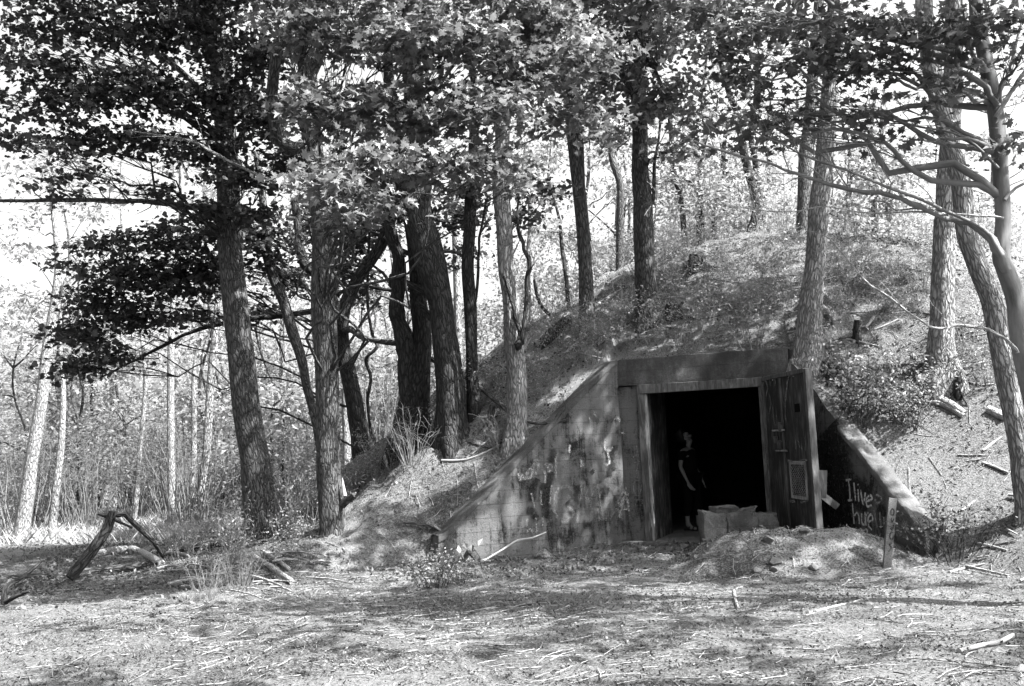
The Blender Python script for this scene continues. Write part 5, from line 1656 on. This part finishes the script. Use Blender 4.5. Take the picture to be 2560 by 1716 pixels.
wood('fallen_log', 'second pale log just below the long one on the right bank', [[(2276, 1006, 10), (2353, 1014, 14), (2410, 1046, 14)]], M['deadwood'], 'log')
wood('fallen_log', 'short round log on the bank right of the lintel tree', [[(2087, 893, 13), (2120, 896, 14), (2156, 901, 12)]], M['deadwood'], 'log')
wood('fallen_log', 'short thick log end at the right bank near the leaning tree', [[(2470, 1030, 20), (2500, 1045, 22), (2518, 1052, 20)]], M['deadwood'], 'log')
wood('fallen_branch', 'curved branch lying right behind the lintel tree trunk', [[(2055, 775, 9), (2070, 790, 10), (2085, 815, 10)]], M['deadwood'], 'branch', lift=.05)
wood('fallen_branch', 'white forked driftwood stick on the right bank', [[(2135, 826, 5), (2165, 825, 6), (2178, 812, 7), (2186, 800, 6)], [(2165, 825, 5), (2172, 834, 4)]], M['bark_white'], 'branch', lift=.04)
wood('stick', 'long pale stick in the right foreground corner', [[(2399, 1634, 9), (2450, 1622, 11), (2499, 1613, 11), (2533, 1594, 9)]], M['bark_white'], 'stick', lift=.01, seg=8)
wood('stick', 'long thin straight stick in front of the marker board', [[(2022, 1534, 5), (2080, 1520, 6), (2122, 1510, 6), (2176, 1496, 5)]], M['bark_white'], 'stick', seg=6)
wood('stick', 'short thick upright looking stick below the heap', [[(1835, 1478, 7), (1838, 1500, 8), (1846, 1526, 8)]], M['deadwood'], 'stick', seg=6)
wood('stick', 'short curved twig right of the one below the heap', [[(1900, 1512, 4), (1890, 1528, 4), (1885, 1536, 4)]], M['bark_white'], 'stick', seg=6)
G = 'sticks strewn over the right bank and corner'
for k in range(46):
    x = random.uniform(2060, 2555); y = random.uniform(760, 1500)
    if x < 2330 and y > 940: continue
    L = random.uniform(30, 110); a = random.uniform(-0.7, 0.5); w = random.uniform(3.0, 7)
    wood('stick', 'dry pale stick strewn over the right bank', [[(x, y, w), (x + L / 2 * math.cos(a) + random.uniform(-4, 4), y + L / 2 * math.sin(a), w), (x + L * math.cos(a), y + L * math.sin(a), w * .7)]],
         M['bark_white'] if random.random() < .6 else M['deadwood'], 'stick', G, lift=random.uniform(0, .03), seg=6, sub=2)
G = 'twigs lying about the yard'
for k in range(36):
    x = random.uniform(20, 2540); y = random.uniform(1450, 1705)
    L = random.uniform(25, 110); a = random.uniform(-0.6, 0.4); w = random.uniform(2.5, 5)
    wood('stick', 'small dry twig lying on the open ground in front', [[(x, y, w), (x + L / 2 * math.cos(a) + random.uniform(-4, 4), y + L / 2 * math.sin(a) * .6, w), (x + L * math.cos(a), y + L * math.sin(a) * .6, w * .6)]],
         M['deadwood'] if random.random() < .3 else M['bark'], 'stick', G, lift=0, seg=5, sub=2)
G = 'sticks heaped under the near maples'
for k in range(26):
    x = random.uniform(380, 800); y = random.uniform(1385, 1490)
    L = random.uniform(40, 150); a = random.uniform(-0.3, 0.6); w = random.uniform(3, 8)
    wood('stick', 'dry stick in the brush pile under the near maples', [[(x, y, w), (x + L / 2 * math.cos(a), y + L / 2 * math.sin(a) * .5 - 5, w), (x + L * math.cos(a), y + L * math.sin(a) * .5, w * .6)]],
         M['deadwood'], 'stick', G, lift=random.uniform(0, .12), seg=6, sub=2)


G = 'sticks lying on the face of the mound'
for k in range(34):
    x = random.uniform(1400, 2250); y = random.uniform(670, 900 - max(0, (1700 - x) * -0.0))
    if 1540 < x < 1990 and y > 855: continue
    L = random.uniform(30, 120); a = random.uniform(-0.5, 0.5); w = random.uniform(2.5, 5.5)
    wood('stick', 'dry stick lying on the upper face of the mound', [[(x, y, w), (x + L / 2 * math.cos(a), y + L / 2 * math.sin(a) * .5, w), (x + L * math.cos(a), y + L * math.sin(a) * .5, w * .6)]],
         M['deadwood'] if random.random() < .6 else M['bark_white'], 'stick', G, lift=random.uniform(0, .03), seg=5, sub=2)


G = 'bare roots creeping over the mound'
for k, q in enumerate(([(1640, 800, 9), (1690, 790, 8), (1750, 800, 6), (1800, 790, 4)], [(1600, 800, 9), (1560, 820, 7), (1520, 850, 5), (1490, 870, 4)], [(2340, 940, 10), (2300, 945, 8), (2250, 965, 6), (2200, 975, 4)],
          [(2380, 945, 10), (2430, 965, 8), (2480, 985, 5)], [(1480, 835, 8), (1440, 870, 6), (1400, 905, 4)], [(2040, 880, 9), (2100, 850, 6), (2160, 845, 4)], [(1275, 1100, 8), (1240, 1115, 6), (1200, 1140, 4)], [(1140, 1095, 10), (1180, 1110, 7), (1230, 1125, 5)])):
    wood('tree_root', 'bare root creeping over the soil of the mound', [q], M['bark'], 'root', G, seg=7, rough=.2)


def stump(label, px, py, w, h, mat, roots=5):
    p = spoint(px, py)
    r = w / 2 / FPX * np.linalg.norm(p - CAM); hh = h / FPX * np.linalg.norm(p - CAM)
    t = thing('tree_stump', label, 'stump', p)
    mb = MB()
    mb.tube([p - ZV * .1, p + ZV * hh * .5, p + ZV * hh + np.array([.03, 0, 0])], [r * 1.25, r, r * .8], 12, .45, sub=3)
    mb.build('trunk', mat, t)
    for k in range(roots):
        a = k * 6.28 / roots + random.random()
        e = p + np.array([math.cos(a), math.sin(a), 0]) * r * random.uniform(1.8, 3)
        e[2] = base_z(e)
        mb = MB(); limb(mb, p + ZV * hh * .3, e, r * .35, r * .1, .05, 6, 5, .06)
        mb.build('root', mat, t)
    return t


stump('dark upturned stump on the crest of the mound', 1740, 672, 40, 32, M['bark_dark'])
stump('dark stump on the mound right of the stout furrowed tree', 1685, 790, 42, 28, M['bark_dark'])
stump('small jagged snag on the bank between the two pale trees', 2143, 852, 16, 48, M['bark_dark'], 3)
stump('leaning dark stump below the pale tree on the right bank', 2395, 985, 26, 36, M['bark_dark'], 4)
stump('gnarled root stump left of the splintered tree', 1228, 1062, 22, 48, M['bark'], 5)

ST = [(1712, 1370, .10), (1672, 1382, .11), (1695, 1395, .09), (1870, 1320, .16), (1920, 1350, .13), (1978, 1332, .06), (2010, 1330, .10), (1935, 1410, .14), (1945, 1428, .13), (1890, 1428, .10), (2035, 1420, .12), (1840, 1380, .07), (1740, 1395, .06), (2168, 1395, .05), (1320, 1514, .13), (2300, 1522, .07), (2160, 1472, .06), (2085, 1490, .06), (1510, 1672, .05), (1790, 1440, .06), (2000, 1380, .05), (1960, 1372, .05), (1275, 1522, .06), (1630, 1650, .05), (2550, 1680, .09), (900, 1690, .05)]
names = ['flat pale stone left of the heap foot', 'squarish stone furthest left at the heap foot', 'round stone below the squarish one at the heap foot', 'largest pale stone crowning the heap beside the blocks', 'broad stone on the heap below the crowning one',
         'little white stone on the heap near the door leaf', 'white stone at the heap top next to the door edge', 'big round stone at the front of the heap', 'bright stone just under the big round one', 'flat stone at the front left of the heap',
         'angular stone at the front right of the heap', 'small stone half buried in the middle of the heap', 'small stone between the heap and the threshold', 'small stone leaning at the right wing wall', 'white flat stone lying in the yard centre',
         'round pale pebble before the marker board', 'pebble right of the thin straight stick', 'pebble left of the thin straight stick', 'small white pebble in the front yard', 'pebble left below the heap', 'small stone right of the broad one on the heap',
         'small stone above the big round one on the heap', 'small stone left of the white flat one in the yard', 'small pebble in the front yard centre right', 'stone in the bottom right corner', 'pebble in the front yard left of centre']
for k, (x, y, s) in enumerate(ST):
    p = spoint(x, y)
    blob_stone('stone', p + ZV * s * .08, s * .8, k * 1.3, M['stone'], k + 3, names[k], 'stone', 'stones on the heap and in the yard')
# mossy dark clod by the wing wall
blob_stone('earth_clod', spoint(1352, 1392) + ZV * .04, .22, .4, M['ground'], 77, 'dark clod of earth and roots at the foot of the left wing wall', 'clod', None, .5, 3)

# ------------------------------------------------------------------ litter
def gnormal(x, y):
    e = 0.06
    dx = (surf(x + e, y) - surf(x - e, y)) / (2 * e); dy = (surf(x, y + e) - surf(x, y - e)) / (2 * e)
    n = np.stack([-dx, -dy, np.ones_like(dx)], -1)
    n[np.abs(n[:, :2]).max(1) > 2.5] = (0, 0, 1)
    return n


def litter(name, n, x0, x1, y0, y1, size, mat, power, tilt, label, lift=0.012):
    t = RNG.uniform(0, 1, n) ** power
    y = y0 + (y1 - y0) * t
    x = RNG.uniform(x0, x1, n) * (0.35 + 0.65 * (y / y1))
    cl = 1.5 * vnoise(x * 0.9, y * 1.3, 201 + int(size * 1000)) + 0.9 * vnoise(x * 3.3, y * 4, 202 + int(size * 1000))
    k = RNG.uniform(-0.35, 0.75, n) < cl + 0.1
    u, v = loc_uv(x, y)
    inside = (np.abs(v) < 1.5) & (u > -0.12) & (u < 0.5)
    k &= ~inside
    x, y = x[k], y[k]
    N = gnormal(x, y)
    z = surf(x, y) + lift * RNG.uniform(0.3, 1.6, len(x))
    N = N + RNG.normal(0, tilt, N.shape)
    C = np.stack([x, y, z], -1)
    S = size * RNG.uniform(0.4, 1.5, len(x))
    tone = np.clip(RNG.normal(0.5, 0.3, len(x)), 0, 1)
    o = link(name, leaf_mesh(name, C, N, RNG.normal(0, 1, C.shape), S, QUAD, tone), mat)
    return tag(o, label, 'litter', None, 'stuff')


M['litter'] = leaf_mat('dry litter', 0.045, 0.17, 0.1, 0.8, 0.1)
M['litter_dark'] = leaf_mat('dark litter', 0.02, 0.09, 0.1, 0.8, 0.1)
litter('leaf_litter', 110000, -8, 9, 5.2, 17, 0.026, M['litter'], 1.3, 0.5, 'pale dry leaf litter scattered over the yard')
litter('leaf_litter', 80000, -8, 9, 5.2, 17, 0.025, M['litter_dark'], 1.3, 0.6, 'dark leaf litter mixed over the yard')
litter('leaf_litter', 60000, -10, 14, 12.5, 25, 0.05, M['litter'], 1.0, 0.6, 'dry leaf litter over the mound')
litter('leaf_litter', 70000, -10, 14, 12.5, 25, 0.048, M['litter_dark'], 1.0, 0.7, 'dark leaf litter over the mound')
litter('leaf_litter', 40000, -17, -5.5, 11, 26, 0.05, M['litter'], 1.0, 0.6, 'dry leaf litter of the clearing at the left')
# twig litter
mb = MB()
for k in range(2600):
    y = 5.5 + 14 * random.random() ** 1.2; x = random.uniform(-7, 9) * (0.35 + 0.65 * y / 17)
    L = random.uniform(.06, .35); a = random.uniform(0, 3.14)
    u, v = loc_uv(x, y)
    if abs(v) < 1.5 and -0.2 < u < 0.6: continue
    dx, dy = math.cos(a) * L / 2, math.sin(a) * L / 2
    p = np.array([[x - dx, y - dy, 0], [x + random.gauss(0, .01), y + random.gauss(0, .01), 0], [x + dx, y + dy, 0]])
    p[:, 2] = surf(p[:, 0], p[:, 1]) + random.uniform(.004, .03)
    if np.ptp(p[:, 2]) > 0.5: continue
    mb.tube(p, random.uniform(.002, .006), 3, cap=False)
tag(mb.build('twig_litter', M['deadwood']), 'fine broken twigs strewn over the ground', 'litter', None, 'stuff')
# grass
def grass(name, spots_, label, mat, h=0.16):
    Cs = []; Ns = []; Ts = []
    for (px, py, r, n) in spots_:
        p = spoint(px, py)
        x = p[0] + RNG.normal(0, r, n); y = p[1] + RNG.normal(0, r * .8, n)
        u, v = loc_uv(x, y); ok = ~((np.abs(v) < 1.5) & (u > -0.12) & (u < 0.5)); x, y = x[ok], y[ok]
        C = np.stack([x, y, surf(x, y) - .01], -1)
        a = RNG.uniform(0, 6.28, len(x))
        Cs.append(C); Ts.append(np.stack([np.cos(a) * .7, np.sin(a) * .7, np.full(len(x), 1.0)], -1)); Ns.append(np.stack([np.cos(a + .5), np.sin(a + .5), np.full(len(x), .4)], -1))
    C = np.concatenate(Cs); 
    t = (np.array([(-.035, 0), (.035, 0), (.02, .6), (0, 1.0)]), np.array([(0, 1, 2), (0, 2, 3)]))
    o = link(name, leaf_mesh(name, C, np.concatenate(Ns), np.concatenate(Ts), h * RNG.uniform(.4, 1.4, len(C)), t), mat)
    return tag(o, label, 'grass', None, 'stuff')


grass('grass_tufts', [(random.uniform(380, 820), random.uniform(1390, 1500), .25, 120) for _ in range(22)] + [(random.uniform(0, 2560), random.uniform(1450, 1710), .10, 30) for _ in range(36)]
      + [(random.uniform(1000, 1250), random.uniform(1420, 1500), .15, 80) for _ in range(10)] + [(random.uniform(2250, 2550), random.uniform(1250, 1450), .25, 70) for _ in range(12)], 'sparse grass tufts in the yard and brush', M['leaf_mid'], .075)
grass('dry_grass', [(random.uniform(-50, 560), random.uniform(1290, 1350), .8, 400) for _ in range(26)], 'sunlit pale dry grass of the clearing at the left', M['straw'], .3)

# ------------------------------------------------------------------ person in the doorway
def skin_obj(name, verts, edges, mat, parent, levels=2, root=0):
    """verts: {key: (x, y, z, rx, ry)}"""
    keys = list(verts)
    me = bpy.data.meshes.new(name)
    me.from_pydata([verts[k][:3] for k in keys], [(keys.index(a), keys.index(b)) for a, b in edges], [])
    o = bpy.data.objects.new(name, me)
    COL.objects.link(o)
    sk = o.modifiers.new('skin', 'SKIN'); sk.use_smooth_shade = True; sk.branch_smoothing = 0.6
    sv = me.skin_vertices[0].data
    for i, k in enumerate(keys):
        sv[i].radius = verts[k][3:5]
        sv[i].use_root = (i == root)
    ss = o.modifiers.new('sub', 'SUBSURF'); ss.levels = levels; ss.render_levels = levels
    dg = bpy.context.evaluated_depsgraph_get()
    dg.update()
    m2 = bpy.data.meshes.new_from_object(o.evaluated_get(dg))
    bpy.data.objects.remove(o, do_unlink=True)
    for p in m2.polygons: p.use_smooth = True
    return link(name, m2, mat, parent)


pp = np.array([2.93, 17.10])
per = thing('person', 'person in black short sleeved shirt and dark trousers standing in the doorway looking up', 'person', (pp[0], pp[1], 0.056))
PARENT_INV[per.name] = Matrix.Identity(4)
# local frame: +x is where the person faces, +y their left
per.rotation_euler = (0, 0, math.radians(-38))
B = {
    'pelvis': (0, 0, .90, .125, .155), 'waist': (.0, 0, 1.03, .105, .13), 'chest': (-.01, 0, 1.20, .115, .15), 'upper': (-.015, 0, 1.32, .095, .13), 'neckb': (-.01, 0, 1.39, .055, .06), 'neck': (.015, 0, 1.44, .048, .05),
    'jaw': (.035, 0, 1.485, .062, .058), 'face': (.03, 0, 1.545, .085, .072), 'skull': (-.005, 0, 1.60, .088, .076), 'crown': (-.035, 0, 1.645, .055, .055),
    'chin': (.085, 0, 1.495, .026, .028), 'nose': (.128, 0, 1.568, .016, .014), 'brow': (.098, 0, 1.60, .03, .045),
}
BE = [('pelvis', 'waist'), ('waist', 'chest'), ('chest', 'upper'), ('upper', 'neckb'), ('neckb', 'neck'), ('neck', 'jaw'), ('jaw', 'face'), ('face', 'skull'), ('skull', 'crown'), ('jaw', 'chin'), ('face', 'nose'), ('skull', 'brow')]


def arm(s, sh, el, wr, hd, fdir, curl):
    n = 'L' if s > 0 else 'R'
    B[n + 'sh'] = (*sh, .055, .055); B[n + 'ua'] = (*((np.array(sh) + np.array(el)) / 2), .044, .044); B[n + 'el'] = (*el, .036, .036)
    mid = np.array(el) * .6 + np.array(wr) * .4
    B[n + 'fa'] = (*mid, .034, .036); B[n + 'wr'] = (*wr, .021, .027); B[n + 'pa'] = (*hd, .017, .036)
    BE.extend([('upper', n + 'sh'), (n + 'sh', n + 'ua'), (n + 'ua', n + 'el'), (n + 'el', n + 'fa'), (n + 'fa', n + 'wr'), (n + 'wr', n + 'pa')])
    d = unit(np.array(hd) - np.array(wr)); sd = unit(fdir); cu = unit(curl)
    for k, (off, L) in enumerate(((-.030, .068), (-.010, .078), (.010, .074), (.029, .058))):
        b = np.array(hd) + d * .030 + sd * off
        m1 = b + d * L * .45 + cu * .004; m2 = m1 + d * L * .36 + cu * L * .22; m3 = m2 + d * L * .22 + cu * L * .30
        for q, (p, r) in enumerate(((b, .0095), (m1, .0085), (m2, .008), (m3, .007))):
            B[f'{n}f{k}{q}'] = (*p, r, r)
            BE.append((n + 'pa' if q == 0 else f'{n}f{k}{q - 1}', f'{n}f{k}{q}'))
    tb = np.array(hd) - sd * .030 - d * .012; t1 = tb + d * .028 - sd * .018 + cu * .012; t2 = t1 + d * .026 + cu * .010
    for q, (p, r) in enumerate(((tb, .011), (t1, .0095), (t2, .008))):
        B[f'{n}t{q}'] = (*p, r, r); BE.append((n + 'pa' if q == 0 else f'{n}t{q - 1}', f'{n}t{q}'))


arm(-1, (-.02, -.185, 1.335), (-.05, -.235, 1.07), (.06, -.225, .84), (.095, -.215, .765), (.6, .75, 0), (.5, .8, .1))
arm(1, (-.02, .185, 1.335), (-.04, .24, 1.07), (.10, .215, .86), (.135, .205, .785), (.6, -.75, 0), (.5, -.8, .1))
for n, s, fx_ in (('L', 1, .07), ('R', -1, -.03)):
    B[n + 'hip'] = (0, s * .085, .84, .095, .09); B[n + 'th'] = (fx_ * .4 + .01, s * .095, .66, .078, .078); B[n + 'kn'] = (fx_ * .7 + .015, s * .095, .48, .056, .056)
    B[n + 'ca'] = (fx_ - .012, s * .095, .34, .055, .055); B[n + 'an'] = (fx_ - .02, s * .095, .095, .034, .036); B[n + 'he'] = (fx_ - .045, s * .095, .04, .03, .032)
    B[n + 'ft'] = (fx_ + .07, s * .10, .032, .022, .04); B[n + 'to'] = (fx_ + .155, s * .108, .024, .014, .036)
    BE.extend([('pelvis', n + 'hip'), (n + 'hip', n + 'th'), (n + 'th', n + 'kn'), (n + 'kn', n + 'ca'), (n + 'ca', n + 'an'), (n + 'an', n + 'he'), (n + 'an', n + 'ft'), (n + 'ft', n + 'to')])
# tilt the head back to look up
c_, s_ = math.cos(math.radians(-24)), math.sin(math.radians(-24))
for k in ('jaw', 'face', 'skull', 'crown', 'chin', 'nose', 'brow'):
    x, y, z, a, b = B[k]; x -= .01; z -= 1.46
    x, z = x * c_ - z * -s_ * -1 * -1, x * -s_ + z * c_
    B[k] = (x + .01, y, z + 1.46, a, b)
body = skin_obj('body', B, BE, M['skin'], per)
SH = {'a': (0, 0, .86, .145, .18), 'b': (0, 0, .95, .14, .172), 'c': (0, 0, 1.03, .125, .155), 'd': (-.01, 0, 1.20, .135, .172), 'e': (-.015, 0, 1.32, .112, .15), 'f': (-.012, 0, 1.385, .066, .072)}
SE = [('a', 'b'), ('b', 'c'), ('c', 'd'), ('d', 'e'), ('e', 'f')]
for n in 'LR':
    a = np.array(B[n + 'sh'][:3]); e = np.array(B[n + 'el'][:3])
    SH[n + '1'] = (*a, .070, .070); SH[n + '2'] = (*(a + (e - a) * .32), .066, .066); SH[n + '3'] = (*(a + (e - a) * .66), .062, .062)
    SE += [('e', n + '1'), (n + '1', n + '2'), (n + '2', n + '3')]
skin_obj('shirt', SH, SE, M['black_cloth'], per, 2, 2)
TR = {'p': (0, 0, .89, .142, .172)}; TE = []
for n in 'LR':
    for k, r in (('hip', .112), ('th', .096), ('kn', .080), ('ca', .072)):
        q = B[n + k]; TR[n + k] = (q[0], q[1], q[2], r, r)
    q = B[n + 'an']; TR[n + 'cuff'] = (q[0] + .004, q[1], .215, .066, .066)
    TE += [('p', n + 'hip'), (n + 'hip', n + 'th'), (n + 'th', n + 'kn'), (n + 'kn', n + 'ca'), (n + 'ca', n + 'cuff')]
skin_obj('trousers', TR, TE, M['black_cloth'], per, 2, 0)
HR = {k: B[k] for k in ()}
bx, by, bz = B['skull'][:3]; cx, cy, cz_ = B['crown'][:3]
HR = {'a': (bx - .028, 0, bz - .055, .088, .086), 'b': (bx - .03, 0, bz + .005, .096, .090), 'c': (cx - .012, 0, cz_ + .004, .074, .076), 'd': (bx - .07, 0, bz - .12, .055, .06)}
skin_obj('hair', HR, [('d', 'a'), ('a', 'b'), ('b', 'c')], M['hair'], per, 2, 1)
fd = unit(np.array(B['nose'][:3]) - np.array(B['face'][:3])); fu = unit(np.array(B['brow'][:3]) - np.array(B['chin'][:3]))
for s in (-1, 1):
    mb = MB(); c = np.array(B['face'][:3]) + fd * .066 + fu * .022 + np.array([0, s * .028, 0])
    mb.box(c, np.array([0, 1.0, 0]), fu, fd, .026, .010, .012); mb.build('eye', M['hair'], per)
    mb = MB(); c = np.array(B['face'][:3]) - fd * .01 + np.array([0, s * .072, 0])
    mb.tube([c - fu * .03, c, c + fu * .03], [.010, .016, .012], 8, sub=2); mb.build('ear', M['skin'], per)
mb = MB(); c = np.array(B['chin'][:3]) + fd * .018 + fu * .030
mb.box(c, np.array([0, 1.0, 0]), fu, fd, .040, .008, .012); mb.build('mouth', M['hair'], per)
for n in 'LR':
    mb = MB()
    h = np.array(B[n + 'he'][:3]); t = np.array(B[n + 'to'][:3])
    sole = np.array([h - np.array([.035, 0, 0]), (h + t) / 2, t + np.array([.03, 0, 0])]); sole[:, 2] = .008
    mb.tube(sole, [.035, .042, .036], 10, sub=3)
    mb.v = [np.column_stack([v[:, 0], v[:, 1], np.clip(v[:, 2], 0.001, .018)]) for v in mb.v]
    for f_ in (.35, .72):
        m0 = h + (t - h) * f_; a = np.linspace(0, math.pi, 8)
        r = .046; hgt = .068 - .03 * f_
        mb.tube([m0 * np.array([1, 1, 0]) + np.array([0, math.cos(x) * r, .012 + math.sin(x) * hgt]) for x in a], .008, 6)
    mb.build('sandal', M['hair'], per)
mb = MB(); w = np.array(B['Lwr'][:3])
mb.tube([w + np.array([0, math.cos(x) * .031, math.sin(x) * .031]) for x in np.linspace(0, 6.28, 12)], .006, 6); mb.build('wrist_band', M['metal_bright'], per)

# ------------------------------------------------------------------ every repeat gets a label that says which one it is
ONES = ['', 'first', 'second', 'third', 'fourth', 'fifth', 'sixth', 'seventh', 'eighth', 'ninth', 'tenth', 'eleventh', 'twelfth', 'thirteenth', 'fourteenth', 'fifteenth', 'sixteenth', 'seventeenth', 'eighteenth', 'nineteenth']
TENS = {20: ('twentieth', 'twenty'), 30: ('thirtieth', 'thirty'), 40: ('fortieth', 'forty'), 50: ('fiftieth', 'fifty'), 60: ('sixtieth', 'sixty')}


def ordinal(n):
    if n < 20: return ONES[n]
    t = n // 10 * 10
    return TENS[t][0] if n == t else TENS[t][1] + '-' + ONES[n - t]


bpy.context.view_layer.update()
byl = {}
for o in list(SC.objects):
    if o.parent is None and 'category' in o and 'group' in o and o.get('kind') is None:
        byl.setdefault(o['label'], []).append(o)


def where(o):
    if o.type == 'MESH':
        c = sum((o.matrix_world @ Vector(b) for b in o.bound_box), Vector()) / 8
    else:
        c = o.matrix_world.translation
    return proj(np.array(c))[0]


for lab, os_ in byl.items():
    if len(os_) < 2: continue
    inside = []
    for o in os_:
        x = where(o)
        if -30 < x < 2590: inside.append((x, o))
        else:
            for ch in list(o.children): bpy.data.objects.remove(ch, do_unlink=True)
            bpy.data.objects.remove(o, do_unlink=True)
    inside.sort(key=lambda t: t[0])
    for k, (x, o) in enumerate(inside):
        w = 'leftmost' if k == 0 else ('rightmost' if k == len(inside) - 1 else ordinal(k + 1) + ' from the left')
        o['label'] = lab + ', ' + w
